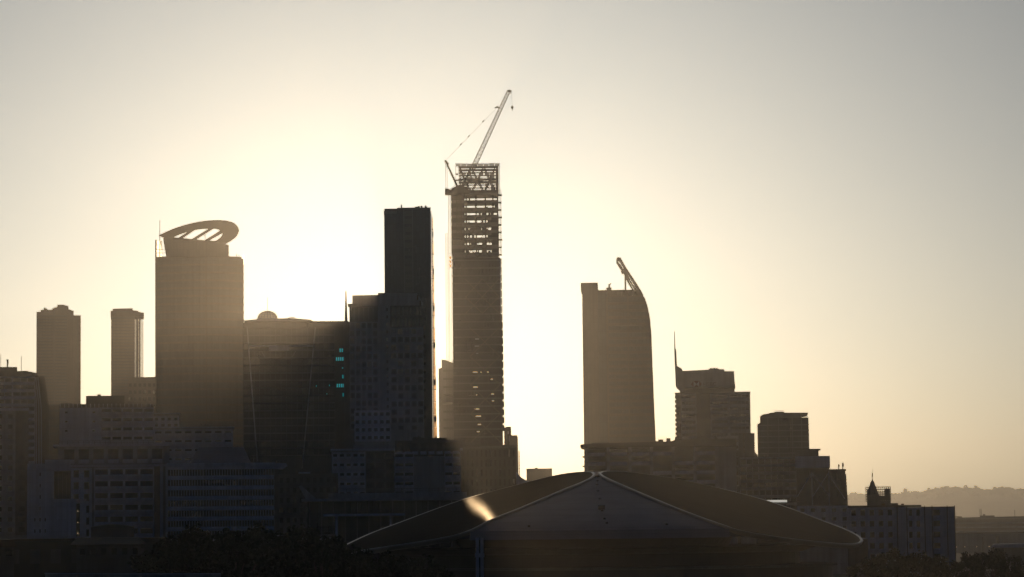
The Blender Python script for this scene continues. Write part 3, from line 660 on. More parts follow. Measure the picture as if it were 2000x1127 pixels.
# ------------------------------------------------------------------ curved tower on the right
b = B('curved_tower', 'tall brown tower with curved right edge rising to a pointed lattice fin', 'tower', 1400, 1208)
curve = [(1256, 566), (1260.5, 575), (1265, 585), (1269.6, 600), (1273, 618), (1274.3, 628), (1275, 640), (1276, 655), (1277, 700), (1279, 780), (1281.5, 867)]
b.prism('body', [(1190, 867), (1190, 580)] + [(1262.7, 580)] + curve[2:], .5, 34, 'curtain2')
b.box('left_slab', 1141, 1172, 566, None, -.5, 30, 'brown'); b.prism('left_core', [(1138.5, 566), (1138.5, 551.5), (1172, 551.5), (1172, 566)], -.6, 24, 'brown')
b.box('middle_slab', 1172.1, 1189.9, 568, None, .2, 30, 'curtain2')
b.box('roof_rim', 1172.1, 1240, 566, 569.5, 0, 30, 'brown'); b.prism('roof_edge', [(1240.2, 566), (1256, 566), (1257.8, 569.5), (1240.2, 569.5)], 0, 30, 'brown')
b.box('screen_base', 1190, 1260, 577.5, 579.9, .3, 30, 'brown')
for x0, x1 in ((1190, 1209), (1223, 1232)): b.box('screen_wall', x0, x1, 569.7, 577.3, .3, 28, 'brown')
b.prism('screen_end', [(1246, 569.7), (1257.8, 569.7), (1261.4, 577.3), (1250, 577.3)], .3, 28, 'brown')
for x in (1211, 1213.5, 1216, 1220, 1235, 1238, 1240.5, 1243): b.box('screen_post', x, x+.9, 569.7, 577.3, 1, 1.6, 'steel')
for i in range(21):
    y = 590+i*13.6
    if y < 866:
        xr = next((a[0]+(c[0]-a[0])*(y-a[1])/(c[1]-a[1]) for a, c in zip(curve, curve[1:]) if a[1] <= y <= c[1]), 1280)
        b.box('floor_band', 1192, xr-.3, y, y+5.5, .1, .49, 'brown')
b.box('vertical_rib', 1188, 1191, 580, None, -.4, .45, 'brown'); b.box('vertical_rib', 1229, 1232, 580, None, -.2, .08, 'brown')
for a, c_ in (((1231, 610), (1272, 650)), ((1200, 660), (1231, 700)), ((1231, 700), (1200, 740)), ((1231, 660), (1276, 740)), ((1200, 740), (1231, 785)), ((1276, 740), (1231, 785)), ((1231, 785), (1200, 830)), ((1231, 785), (1278, 830)), ((1200, 830), (1231, 864))):
    b.bars('brace', [((a[0], a[1], -.1), (c_[0], c_[1], -.1))], .24, 'brown')
fo_ = [(1210, 502), (1213, 500.8), (1217.7, 502), (1228, 521), (1238.5, 537.3), (1248.5, 553), (1256, 565.9)]
b.prism('fin', fo_ + [(1250, 565.9), (1243.2, 554), (1234, 539), (1223.5, 523.5), (1216, 511), (1212, 507)], 3, 6, 'brown')
b.prism('fin_inner_rail', [(1209.6, 513), (1214.8, 521.7), (1224.6, 536), (1229.8, 548.8), (1239.6, 565.9), (1242.6, 565.9), (1233, 548), (1227.5, 535), (1218, 520.5), (1213, 512.5)], 3, 6, 'brown')
b.prism('fin_web', [(1221, 523), (1224, 524.5), (1233.5, 539.5), (1236, 544), (1231, 545), (1227, 535)], 3.2, 5.8, 'brown')
b.bars('fin_inner_rail', [((1216, 514, 5), (1223, 527, 5)), ((1234, 545, 5), (1246, 565.5, 5))], .3, 'brown')
for k in range(6):
    t = k/5; b.bars('fin_lace', [((1213+9*t, 510+13*t, 4.4), (1213+7.5*t, 518+9*t, 4.4))], .38, 'brown')
for k in range(8):
    t = k/7; b.bars('fin_lace', [((1237+13*t, 544+21*t, 4.4), (1232+10.5*t, 547+16*t, 4.4))], .38, 'brown')
b.bars('fin_lace', [((1211, 503, 4), (1210.5, 513, 4)), ((1219, 528, 4), (1221, 534, 4)), ((1210, 509, 4), (1213, 507, 4))], .6, 'brown')
b.box('fin_strut', 1224.5, 1228, 530, 565.8, 3.2, 4.6, 'brown')
b.box('rooftop_winch', 1188, 1199.5, 560, 562.5, 4, 7, 'steel'); b.box('winch_post', 1192.5, 1196, 553, 559.9, 5, 6, 'steel'); b.box('winch_base', 1189, 1198, 562.7, 565.9, 4, 7, 'steel'); b.bars('winch_arm', [((1194, 556, 5), (1198, 551, 5))], .4, 'steel')
b.box('plinth', 1281.7, 1286, 862, None, 2, 20, 'brown')

# ------------------------------------------------------------------ wide block behind the arena
b = B('wide_apartment_block', 'wide flat-roofed apartment block with six tall bays directly behind the arena peak', 'building', 910, 1288)
b.box('body', 1143, 1438, 872, None, .9, 22, 'dconc')
b.prism('roof', [(1134, 873), (1134, 866.5), (1157, 865), (1210, 864), (1310, 862.5), (1320, 859.5), (1438, 858.5), (1438, 873)], -1.2, 22, 'black')
b.facade(1143, 1400, 873.2, 1060, 6, 10, .84, .62, 'dconc', rec=.7, skip=lambda i, j: (i+j) % 5 == 4, balc=.5)
for i in range(7): b.box('pier', 1143+i*42.2, 1149+i*42.2, 873.4, None, -.9, -.02, 'conc')
b.box('blank_wall', 1400.3, 1438, 873.2, None, -.1, .85, 'conc')
for i, y in enumerate((890, 908, 927, 946, 965, 984, 1003)):
    b.box('side_balcony', 1438.2, 1441.5, y+3, y+4.6, 0, 8, 'conc'); b.pane('balcony_screen', 1438.3, 1441.3, y-5, y+2.6, 8, 'frostd')
for y in (889, 907.5): b.box('end_balcony', 1137, 1142.8, y, y+2, 2, 10, 'brown')
b.box('roof_box', 1302, 1310.5, 855, 861.8, 6, 8, 'dconc'); b.box('roof_hut', 1286.5, 1296, 858, 861.8, 3, 6, 'dconc')
b.rail(1286, 1304, 862.4, 4, 1.5, .9); b.clutter(1320, 1400, 858.5, 4, 2, 8, .8, 31); b.box('roof_hatch', 1156, 1190, 862.8, 864, 2, 8, 'dconc')

# ------------------------------------------------------------------ tower with spire and sign
b = B('signed_tower', 'stepped bank tower with corner spire and dark sign on its pale top', 'tower', 1350, 1393)
b.box('body', 1322, 1467, 768, None, .8, 28, 'dconc')
b.facade(1322, 1331, 768, 870, 1, 9, .6, .5, 'brown'); b.facade(1331.2, 1362, 768, 880, 1, 9, .86, .42, 'conc', part='window_band', mull=1.5)
b.box('dark_bay', 1362.2, 1389, 768, None, .3, .78, 'brown')
b.facade(1389.2, 1425, 768, 880, 1, 9, .84, .42, 'conc', part='window_band', mull=1.5); b.facade(1425.2, 1467, 768, 880, 1, 9, .88, .42, 'conc', part='window_band', mull=1.5)
for i in range(12): b.box('side_ledge', 1319.8, 1321.8, 771+i*9, 776+i*9, 2, 10, 'dconc')
b.box('ledge', 1320, 1467.6, 765.8, 767.9, -.3, 28, 'dconc')
b.box('recess', 1339, 1437, 757, 765.7, 3, 24, 'black')
b.prism('crown_wall', [(1330, 765.7), (1330, 760), (1322, 752), (1321, 712), (1324.5, 713), (1335, 719.5), (1335.5, 723.5), (1390, 721.5), (1417, 721), (1417.5, 725), (1436.5, 725.5), (1437, 740), (1438.5, 756.8), (1339, 756.8), (1338.9, 765.7)], .5, 22, 'conc')
b.prism('spire_base', [(1320.6, 712), (1320, 679), (1323.8, 680), (1325, 712)], 3, 5, 'conc'); b.bars('spire', [((1321.2, 679, 4), (1321, 645, 4))], .35, 'steel', r2=.2)
b.clutter(1388, 1416, 721, 5, 2, 8, .7, 14)
hexa = [(1352, 750), (1357, 743.5), (1368, 743.5), (1373, 750), (1368, 756.3), (1357, 756.3)]
lg = b.prism('emblem', hexa, .2, .49, 'logo')
for q_ in ([(1357, 743.5), (1362.5, 750), (1357, 756.3)], [(1368, 743.5), (1368, 756.3), (1362.5, 750)]): b.prism('emblem_panel', q_, .05, .18, 'white', lg)
fc = bpy.data.curves.new('lettering', 'FONT'); fc.body = 'HSBC'; fc.size = 2.6; fc.extrude = .1; fc.materials.append(M['signt'])
ft = bpy.data.objects.new('lettering_source', fc); COL.objects.link(ft); bpy.context.view_layer.update()
fme = bpy.data.meshes.new_from_object(ft.evaluated_get(bpy.context.evaluated_depsgraph_get())); bpy.data.objects.remove(ft)
fo = bpy.data.objects.new('lettering', fme); COL.objects.link(fo); fo.parent = b.root; fo.rotation_euler = (math.radians(90), 0, 0); fo.location = (b.x(1375.5), .38, b.z(753.8))
b = B('wall_slab', 'narrow slab-like dark tower right of the signed tower', 'building', 1079, 1462)
b.box('body', 1455, 1474.5, 846, None, .3, 16, 'dconc'); b.box('left_wing', 1443, 1452, 850, None, 1, 14, 'dconc'); b.pane('glass_strip', 1452.4, 1454.4, 846, 884, 6, 'frostd')
b.prism('lean_to', [(1474.7, None), (1474.7, 882), (1480, 890), (1481, None)], 1, 10, 'black')
b = B('office_tower', 'dark squat office tower with a projecting flat roof visor', 'tower', 1300, 1532)
b.prism('body', [(1480.5, None), (1480.5, 828), (1486, 825), (1486, 816), (1580.5, 816), (1580.5, 820), (1582.5, None)], .6, 26, 'curtain')
b.prism('roof', [(1486, 815.8), (1486, 813), (1492, 808.5), (1502, 807.5), (1506, 805.5), (1580, 806.5), (1578, 810), (1565, 812.5), (1565, 815.8)], .2, 24, 'dconc')
b.box('plant_room', 1514, 1533, 803, 805.3, 6, 14, 'steel'); b.rail(1514, 1532, 803, 6.2, .6, .8)
for x in (1500, 1521, 1548, 1566): b.box('fin', x, x+1.3, 816, None, .2, .58, 'dconc')
for i in range(7): b.box('screen_post', 1566+i*2, 1566.6+i*2, 812.7, 815.8, 4, 4.5, 'steel')
for i in range(6): b.box('floor_band', 1482, 1581, 829+i*11, 831+i*11, .35, .57, 'dconc')
b = B('stepped_offices', 'stepped glass office complex with pale box roof, cross-braced black wall', 'building', 960, 1555)
b.box('left_body', 1445, 1555, 892, None, .6, 24, 'conc'); b.facade(1445, 1555, 893, 1030, 1, 9, .985, .6, 'conc', 'glass', part='window_band', mull=2)
b.box('step_body', 1552, 1599, 879, 891, 2, 16, 'dconc'); b.box('step_cap', 1556, 1603, 876.5, 878.8, 3, 14, 'black'); b.box('pale_box', 1553, 1620.5, 891.2, 914, -1, 20, 'pale'); b.prism('box_underside', [(1553, 914.2), (1620.5, 914.2), (1616, 917), (1553, 917)], -.8, 20, 'dconc')
b.box('braced_wall', 1555.2, 1650, 919, 988, 1, 20, 'curtain'); b.box('braced_roof', 1555.2, 1651.5, 917.2, 920.5, -.5, 21, 'black')
for x in (1584, 1617): b.box('white_column', x, x+1.6, 921, 988, -.2, .3, 'pale')
for a, c_ in (((1586, 925), (1618, 970)), ((1617, 925), (1586, 970)), ((1584, 925), (1556, 970)), ((1619, 930), (1648, 975))): b.bars('cross_brace', [((*a, .1), (*c_, .1))], .22, 'spandrel')
b.prism('right_fin', [(1650.3, 988), (1650.3, 927), (1651.8, 927), (1654, 988)], 2, 18, 'black')
b.box('base', 1555.2, 1657, 988.2, None, .7, 22, 'conc'); b.facade(1555.2, 1657, 988.4, 1040, 5, 3, .4, .4, 'pale', d=0, rec=.5)
for (x, t) in ((1637.5, 907), (1645.5, 904)): b.bars('roof_figure_post', [((x, 917, 4), (x+.5, t, 4))], .22, 'steel'); b.bars('roof_aerial_head', [((x+.3, 912, 4), (x+.5, t+2, 4))], .42, 'steel')
sh = B('shed_roof', 'glossy roof sheet tilted to mirror the bright sky behind the right roof disc', 'roof', 760, 1507)
q = MB(); za, zb = sh.z(981), sh.z(976.3); xa, xb = sh.x(1474), sh.x(1536)
q.add([(xa,0,za),(xb,0,za),(xb+.5,7,zb),(xa+.5,7,zb),(xa,0,za-.4),(xb,0,za-.4),(xb,7,za-.4),(xa,7,za-.4)], [(0,1,2,3),(4,7,6,5),(0,4,5,1),(1,5,6,2),(2,6,7,3),(3,7,4,0)])
q.build('roof_sheet', M['mirror'], sh.root); sh.box('wall', 1476, 1534, 984.5, None, .5, 6.5, 'dconc'); sh.box('lower_roof', 1536.5, 1570, 979.5, 981.5, 0, 7, 'dconc')
sh.root.rotation_euler.z = math.radians(-1.0)  # mirror sheet sloped and turned so that bright sky shows as a glint

# ------------------------------------------------------------------ turret, cage, pale apartments
b = B('spired_turret', 'small old turret with pointed roof and finial above pale apartments', 'tower', 1000, 1703)
b.box('body', 1693, 1716, 966, None, 0, 4, 'dconc'); q = MB()
def ringz(x, y, px_r, py): return [(b.x(x)+(b.x(x+px_r)-b.x(x))*math.cos(t*math.pi/4+math.pi/8), 2+(b.x(x+px_r)-b.x(x))*math.sin(t*math.pi/4+math.pi/8), b.z(py)) for t in range(8)]
prof = [(12, 965.8), (10, 958), (7.4, 951), (5, 945.5), (4.6, 942.5), (3.4, 941), (2, 939), (.3, 936)]
for r_, y in prof: q.v += ringz(1703, 0, r_, y)
for k in range(len(prof)-1):
    for i in range(8): q.f.append((k*8+i, k*8+(i+1) % 8, (k+1)*8+(i+1) % 8, (k+1)*8+i))
q.build('pointed_roof', M['dconc'], b.root); b.bars('finial', [((1703.4, 938, 2), (1703.8, 915, 2))], .16, 'steel', r2=.05); b.bars('weather_vane', [((1702.7, 931, 2), (1703.4, 924, 2))], .25, 'steel')
b = B('rooftop_cage', 'square lattice cage of dark steel around roof plant behind the turret', 'cage', 1050, 1715)
q = MB(); b0, b1 = b.X(1690, 1738); zt, zb = b.z(951), b.z(979)
for k in range(13):
    x = b0+(b1-b0)*k/12; q.box(x-.09, x+.09, 0, .2, zb, zt); q.box(x-.09, x+.09, 9, 9.2, zb, zt)
for k in range(7):
    z = zb+(zt-zb)*k/6; q.box(b0, b1, -.02, .18, z-.1, z+.1); q.box(b0, b1, 9.02, 9.18, z-.1, z+.1)
for x in (b0, b1):
    for k in range(5): y = k*9/4; q.box(x-.1, x+.1, y+.21, y+.4, zb, zt)
q.build('lattice', M['steel'], b.root); b.box('plant_unit', 1692, 1712, 956, 978, 2, 7, 'steel'); b.box('plant_unit', 1727, 1737, 954, 978, 3, 7, 'steel'); b.box('plant_deck', 1692, 1738, 979.2, None, .5, 9, 'dconc')
b.box('roof_pad', 1738.2, 1752, 983, None, 1, 5, 'dconc'); b.box('low_screen', 1712, 1727, 968, 978, 4, 5, 'steel')
b = B('pale_apartments', 'pale concrete apartment block with square windows and dark vertical joints, far right', 'building', 720, 1758)
b.box('body', 1657, 1861, 993, None, .7, 24, 'pale')
b.facade(1657, 1745, 990, 1120, 5, 6, .5, .5, 'pale'); b.facade(1745.2, 1768, 990.5, 1120, 1, 6, .02, .02, 'pale', skip=lambda i, j: True)
b.facade(1768.2, 1798, 991, 1120, 2, 6, .45, .55, 'pale'); b.facade(1798.2, 1816, 991, 1120, 1, 6, .02, .02, 'pale', skip=lambda i, j: True)
b.facade(1816.2, 1836, 991, 1120, 1, 6, .65, .5, 'pale'); b.facade(1836.2, 1861, 991, 1120, 2, 6, .3, .1, 'pale', skip=lambda i, j: True)
for x in (1749.5, 1768, 1802.5, 1817, 1846, 1860.5): b.box('joint', x, x+1.4, 988, None, -.3, -.02, 'black')
b.box('roof_edge', 1655, 1797, 986.5, 989.8, -.3, 24, 'dconc'); b.box('roof_edge', 1797.2, 1862, 990.2, 990.9, -.3, 24, 'dconc')
b.box('pavilion', 1655, 1692, 1052, None, -14, -.5, 'dconc'); b.pane('skylight', 1758, 1764, 983.6, 986.3, 3, 'frostd'); b.pane('skylight', 1720, 1727, 983, 986.3, 3, 'frostd')

# ------------------------------------------------------------------ far right port buildings
b = B('port_warehouse', 'long dim warehouse with many rooftop masts at the far right edge', 'building', 2100, 1950)
b.box('body', 1858, 2060, 1013, None, .5, 40, 'brown'); b.prism('roof', [(1858, 1012.8), (1870, 1010), (2060, 1008), (2060, 1012.8)], 0, 40, 'dconc')
for i in range(3): b.box('floor_band', 1860, 2060, 1020+i*8, 1023+i*8, .1, .48, 'conc')
for x, t in ((1912, 993), (1914.5, 993), (1919, 1003), (1862, 1003), (1979, 996)): b.bars('mast', [((x, 1010, 5), (x, t, 5))], .25, 'steel')
b.box('roof_plant', 1912, 1940, 1006.5, 1009.4, 5, 12, 'dconc'); b.box('roof_plant', 1918, 1922, 1004, 1006.3, 5, 9, 'dconc'); b.pane('bright_edge', 1861, 1877, 1007.6, 1009.9, 2, 'frostd')
b = B('port_shed', 'pale low shed in front of the far warehouse, right edge', 'building', 1500, 1960)
b.box('body', 1862, 2060, 1042, None, .5, 30, 'conc'); b.box('roof', 1860, 2060, 1039, 1041.8, 0, 30, 'dconc'); b.box('door', 1943, 1948, 1047, 1062, .2, .49, 'dconc')
for x in (1865, 1881, 1904, 1928, 1947, 1966): b.box('lamp', x, x+.8, 1067, 1068, .2, .49, 'warm')
b.box('chimney', 1915, 1918, 1048, None, -6, -5, 'dconc')
b = B('port_shed', 'dark shed with sloping grey roof at the lower right corner', 'building', 1100, 1975)
b.box('body', 1932, 2060, 1070, None, .5, 24, 'dconc'); b.prism('roof', [(1930, 1069.8), (1936, 1063), (2060, 1061), (2060, 1069.8)], -1, 25, 'spandrel')

# ------------------------------------------------------------------ ARENA
ar = B('arena', 'large low arena with two tilted oval roof discs meeting at a pale central wedge', 'arena', 620, 1165, yaw=0, pyref=1000)
def AP(px, py, Y): v = W(px, py, Y); return (v.x-ar.ox, Y-620, v.z)
def lerp_curve(pts, n):
    d = [0]
    for a, c_ in zip(pts, pts[1:]): d.append(d[-1]+math.hypot(a[0]-c_[0], a[1]-c_[1]))
    out_ = []
    for k in range(n+1):
        t = d[-1]*k/n; i = max(j for j in range(len(pts)-1) if d[j] <= t+1e-9 and (j == 0 or d[j] <= t)); i = min(i, len(pts)-2)
        u = (t-d[i])/(d[i+1]-d[i]) if d[i+1] > d[i] else 0
        def cr_(j): return pts[max(0, min(len(pts)-1, j))]
        p0, p1, p2, p3 = cr_(i-1), cr_(i), cr_(i+1), cr_(i+2)
        out_.append(tuple(.5*((2*p1[m]) + (-p0[m]+p2[m])*u + (2*p0[m]-5*p1[m]+4*p2[m]-p3[m])*u*u + (-p0[m]+3*p1[m]-3*p2[m]+p3[m])*u**3) for m in range(len(p1))))
    return out_
nearL = [(663,1074,648),(668,1077.5,642),(685,1077.5,634),(720,1073,622),(760,1067,612),(820,1058,603),(880,1047,597),(920,1034,598),(960,1014,604),(1010,994,614),(1060,973,627),(1100,956,638),(1135,942,648),(1153,933,656),(1159.5,926,662)]
farL = [(663,1074,648),(668,1069,655),(690,1058,664),(730,1040,676),(790,1017.5,688),(850,995,696),(910,974,700),(960,960,701),(1010,947,699),(1060,934,693),(1100,925.5,686),(1130,922,678),(1148,921.2,671),(1157,922.5,665),(1159.5,926,662)]
nearR = [(1682,1055,648),(1677,1060,642),(1655,1062,634),(1620,1060,624),(1560,1054,612),(1500,1046,603),(1450,1037,597),(1410,1024,598),(1370,1010,604),(1320,991,614),(1270,970,627),(1230,953,638),(1196,938,648),(1178,929,656),(1172.5,924,662)]
farR = [(1682,1055,648),(1675,1047,655),(1650,1034,664),(1608,1018,676),(1545,994,688),(1480,973,696),(1415,956,700),(1365,944,701),(1315,934,699),(1265,926,693),(1225,921.5,686),(1200,920,678),(1185,920,671),(1176,921.5,665),(1172.5,924,662)]
NL = 72; NW = 16
def leaf(nr, fr):
    fr = [(a, b_, 648+(c_-648)*1.28) for a, b_, c_ in fr]; fr[-1] = nr[-1]
    A = [AP(*p) for p in lerp_curve(nr, NL)]; Bq = [AP(*p) for p in lerp_curve(fr, NL)]
    top = []; 
    for i in range(NL+1):
        a = Vector(A[i]); c_ = Vector(Bq[i]); L = (c_-a).length
        for j in range(NW+1):
            t = j/NW; p = a.lerp(c_, t); p.z -= 0.002*L*math.sin(math.pi*t); top.append(p)
    nn = NW+1; fs = []
    for i in range(NL):
        for j in range(NW): k = i*nn+j; fs.append((k, k+nn, k+nn+1, k+1))
    k0 = len(top); bot = [p-Vector((0, 0, .9)) for p in top]
    fs2 = [tuple(v+k0 for v in f[::-1]) for f in fs]
    mesh_obj('roof_disc', top+bot, fs+fs2, M['roofm'], ar.root, True)
    # rim: a low kerb round the disc
    loop = A + Bq[::-1][1:-1]; cen = sum((Vector(p) for p in loop), Vector())/len(loop); vs = []; N = len(loop)
    for i, p in enumerate(loop):
        p = Vector(p); a = Vector(loop[i-1]); c_ = Vector(loop[(i+1) % N]); tg = (c_-a); tg.z = 0; tg.normalize(); nrm = Vector((tg.y, -tg.x, 0))
        if nrm.dot(Vector((p.x-cen.x, p.y-cen.y, 0))) < 0: nrm = -nrm
        vs += [p-nrm*.12+Vector((0,0,.0)), p-nrm*.08+Vector((0,0,.04)), p+nrm*.42+Vector((0,0,.05)), p+nrm*.5+Vector((0,0,-.12)), p+nrm*.1+Vector((0,0,-.95)), p-nrm*.3+Vector((0,0,-1.0))]
    fs = []
    for i in range(N):
        j = (i+1) % N
        for m in range(6): fs.append((i*6+m, i*6+(m+1) % 6, j*6+(m+1) % 6, j*6+m))
    mesh_obj('roof_rim', vs, fs, M['rimm'], ar.root, True)
    return A, Bq
AL, BL = leaf(nearL, farL); AR, BR = leaf(nearR, farR)
# wedge roof between the discs: from the base line up to the apex, convex
wd = []; NWD = 26
def near_at(nr, py):      # x and depth of the near rim at a height in the picture
    c_ = lerp_curve(nr, 200); best = min(c_[60:], key=lambda p: abs(p[1]-py)); return best
rowsw = []
for k in range(NWD+1):
    t = k/NWD; py = 1031 + (927-1031)*t
    l = near_at(nearL, py+4); r_ = near_at(nearR, py-2)
    Lp = Vector(AP(l[0], l[1], l[2])); Rp = Vector(AP(r_[0], r_[1], r_[2])); Lp.z -= .45; Rp.z -= .45
    row = []
    for j in range(13):
        u = j/12; p = Lp.lerp(Rp, u); p.y -= 6*math.sin(math.pi*u)*(1-t)**.7; row.append(p)
    rowsw.append(row)
vs = [p for r_ in rowsw for p in r_]; fs = []
for k in range(NWD):
    for j in range(12): a = k*13+j; fs.append((a, a+1, a+14, a+13))
mesh_obj('wedge_roof', vs, fs, M['roofm2'], ar.root, True)
r0 = rowsw[0]; vs = []; 
for p in r0: vs += [p+Vector((0, -.5, .12)), p+Vector((0, -.7, -1.7)), p+Vector((0, 6, -1.7)), p+Vector((0, 1, .1))]
fs = []
for i in range(12):
    for m in range(4): fs.append((i*4+m, (i+1)*4+m, (i+1)*4+(m+1) % 4, i*4+(m+1) % 4))
mesh_obj('fascia', vs, fs, M['roofm2'], ar.root)
# ridge between discs at the back so that the roof is closed
vs = [Vector(p)-Vector((0,0,.5)) for p in BL] + [Vector(p)-Vector((0,0,.5)) for p in BR]; n = NL+1
bk = [Vector((p.x*.9, p.y+14, 14)) for p in vs]
vs2 = vs+bk; fs = []
for s_ in (0, n):
    for i in range(n-1): fs.append((s_+i, s_+i+1, 2*n+s_+i+1, 2*n+s_+i))
fs.append((n-1, 2*n-1, 4*n-1, 3*n-1))
mesh_obj('rear_roof', vs2, fs, M['roofm2'], ar.root)
# soffit and drum
def drum(part, rx, ry, cy_, z0, z1, m, rx1=None, ry1=None, N=64, cx=0):
    rx1 = rx1 or rx; ry1 = ry1 or ry; vs = []
    for i in range(N):
        t = 2*math.pi*i/N; vs.append((cx+rx*math.cos(t), cy_+ry*math.sin(t), z0))
    for i in range(N):
        t = 2*math.pi*i/N; vs.append((cx+rx1*math.cos(t), cy_+ry1*math.sin(t), z1))
    return mesh_obj(part, vs, [(i, (i+1) % N, N+(i+1) % N, N+i) for i in range(N)] + [tuple(range(N))[::-1], tuple(range(N, 2*N))], M[m], ar.root, False)
drum('wall', 46, 34, 24, 0, 11.2, 'black'); drum('soffit', 46.5, 36, 24, 11.22, 12.6, 'dconc', 51, 40)
drum('upper_wall', 30, 28, 24, 12.62, 14.6, 'black', 31, 36)
drum('podium_ring', 50, 40, 22, 0, 8.0, 'black', cx=3); drum('podium_canopy', 51, 41, 22, 8.02, 8.5, 'dconc', cx=3)
for x in (932, 941):
    q = MB(); p = AP(x, 1050, 588); q.bar((p[0], p[1], 0), (p[0], p[1], p[2]), .35, n=12); q.bar((p[0], p[1], p[2]-4.0), (p[0], p[1], p[2]-3.2), .5, n=12); q.build('column', M['spandrel'], ar.root)
# fittings on the wedge
def on_wedge(px, py):
    best = None
    for k in range(NWD):
        for j in range(12):
            p = (rowsw[k][j]+rowsw[k][j+1]+rowsw[k+1][j]+rowsw[k+1][j+1])/4; w_ = p+Vector((ar.ox, 620, 0))
            c_ = RM.inverted() @ (w_-CAM); qx = 1000+F*c_.x/-c_.z; qy = 563.5-F*c_.y/-c_.z; d_ = (qx-px)**2+(qy-py)**2
            if best is None or d_ < best[0]: best = (d_, p)
    return best[1]
for y in (929, 934, 941, 951, 963, 979):
    p = on_wedge(1167, y); q = MB(); q.box(p.x-.38, p.x+.38, p.y-.3, p.y-.2, p.z+.25, p.z+.37); q.box(p.x-.06, p.x+.06, p.y-.31, p.y-.19, p.z, p.z+.55); q.build('roof_anchor', M['black'], ar.root)
p = on_wedge(1165, 995); q = MB(); q.box(p.x-.75, p.x+.65, p.y-1.0, p.y+.5, p.z-.2, p.z+.75); q.build('roof_hatch', M['black'], ar.root)
for (x, y) in ((1176, 997), (1187, 1021), (1166, 1020), (1305, 1020), (1028, 1021)):
    p = on_wedge(x, y); q = MB(); q.box(p.x-.25, p.x+.25, p.y-.35, p.y+.1, p.z-.1, p.z+.25); q.build('roof_anchor', M['black'], ar.root)

# ------------------------------------------------------------------ bottom left sheds, cars, trees
b = B('harbour_shed', 'low dark shed with hipped red roof at the bottom left', 'shed', 520, 213)
b.box('body', 150, 275, 1063, None, .2, 16, 'dconc'); b.facade(152, 274, 1064, 1090, 6, 1, .5, .5, 'dconc', d=-.5)
rf = MB(); xa, xb, xc, xd = b.x(138), b.x(285), b.x(150), b.x(272); za, zb = b.z(1063), b.z(1050)
rf.add([(xa,-1.5,za),(xb,-1.5,za),(xb,18,za),(xa,18,za),(xc,6,zb),(xd,6,zb),(xd,10,zb),(xc,10,zb)], [(3,2,1,0),(4,5,6,7),(0,1,5,4),(1,2,6,5),(2,3,7,6),(3,0,4,7)]); rf.build('roof', M['tile'], b.root)
b = B('harbour_shed', 'small dark shed with sloping roof cut by the left picture edge', 'shed', 520, 5)
b.box('body', -60, 28, 1069, None, .2, 14, 'dconc'); b.prism('roof', [(-65, 1069), (-65, 1054), (25, 1054), (35, 1069)], -1.5, 15, 'tile'); b.box('window', 12, 24, 1076, 1086, -.02, .18, 'glass')
b = B('harbour_shed', 'curved-roof brown shed standing before the balcony building', 'shed', 640, 220)
pts = [(178, None), (178, 1030)] + [(178+t*84/8, 1030-5*math.sin(math.pi*t/8)) for t in range(1, 8)] + [(262, 1030), (262, None)]
b.prism('body', pts, 0, 12, 'dconc'); b.prism('roof_edge', [(178, 1030), (178, 1028.5)] + [(178+t*84/8, 1028.5-5*math.sin(math.pi*t/8)) for t in range(1, 8)] + [(262, 1028.5), (262, 1030)] + [(178+t*84/8, 1030-5*math.sin(math.pi*t/8)) for t in range(7, 0, -1)], -.6, 12.5, 'rimm')
b = B('long_shed', 'long plain dark warehouse wall along the bottom left', 'shed', 560, 150)
b.box('body', -60, 330, 1056, None, .2, 20, 'black'); b.box('gutter', -62, 331, 1052, 1055.8, -.2, 20, 'tile')
for i in range(9): b.box('door', -20+i*40, 0+i*40, 1072, 1100, -.05, .18, 'dconc')
b = B('boundary_wall', 'low pale boundary wall by the road at the bottom left', 'wall', 430, 200)
b.prism('wall', [(90, None), (90, 1119), (230, 1122), (430, 1124), (430, None)], 0, .5, 'conc'); b.prism('coping', [(89, 1119), (89, 1117.6), (230, 1120.6), (430, 1122.6), (430, 1124), (230, 1122)], -.15, .65, 'pale')
b = B('parking_deck', 'dark raised parking deck between the sheds and the arena', 'car park', 760, 480)
b.box('deck', 330, 655, 1052, 1056, 0, 30, 'conc'); b.rail(331, 654, 1052, .2, .9, 2.0)
for i in range(9): b.box('column', 335+i*39, 338+i*39, 1056.2, None, .5, 1.2, 'dconc')
b.box('back_wall', 330, 655, 1056.2, None, 8, 9, 'black')
deckz = b.z(1052)
car = empty('parked_car', (0, 0, 0), 'grey parked car', 'car', 'cars parked on the raised deck')
q = MB(); q.prism([(-2.1, .3), (-2.15, .75), (-1.3, .85), (1.3, .85), (2.15, .7), (2.1, .3)], -.85, .85); bo = q.build('body', M['car'], car)
q = MB(); q.prism([(-1.25, .85), (-.75, 1.4), (.65, 1.42), (1.25, .86)], -.75, .75); q.build('cabin', M['glass'], car); q = MB(); q.box(-.72, .62, -.7, .7, 1.421, 1.46); q.build('roof', M['car'], car)
for x in (-1.3, 1.3):
    for y in (-.86, .68): q = MB(); q.bar((x, y, .32), (x, y+.18, .32), .32, n=14); q.build('wheel', M['rubber'], car)
spots = [(352, 'leftmost'), (376, 'second from the left'), (402, 'third from the left'), (428, 'fourth from the left'), (540, 'fifth from the left'), (562, 'sixth from the left'), (607, 'seventh from the left'), (640, 'rightmost')]
for i, (px, w_) in enumerate(spots):
    o = car if i == 0 else copy_tree(car)
    v = W(px, 1050, 763); o.location = (v.x, 763.5, deckz+.001); o['label'] = 'small parked car on the raised deck, ' + w_ + ' of its row'
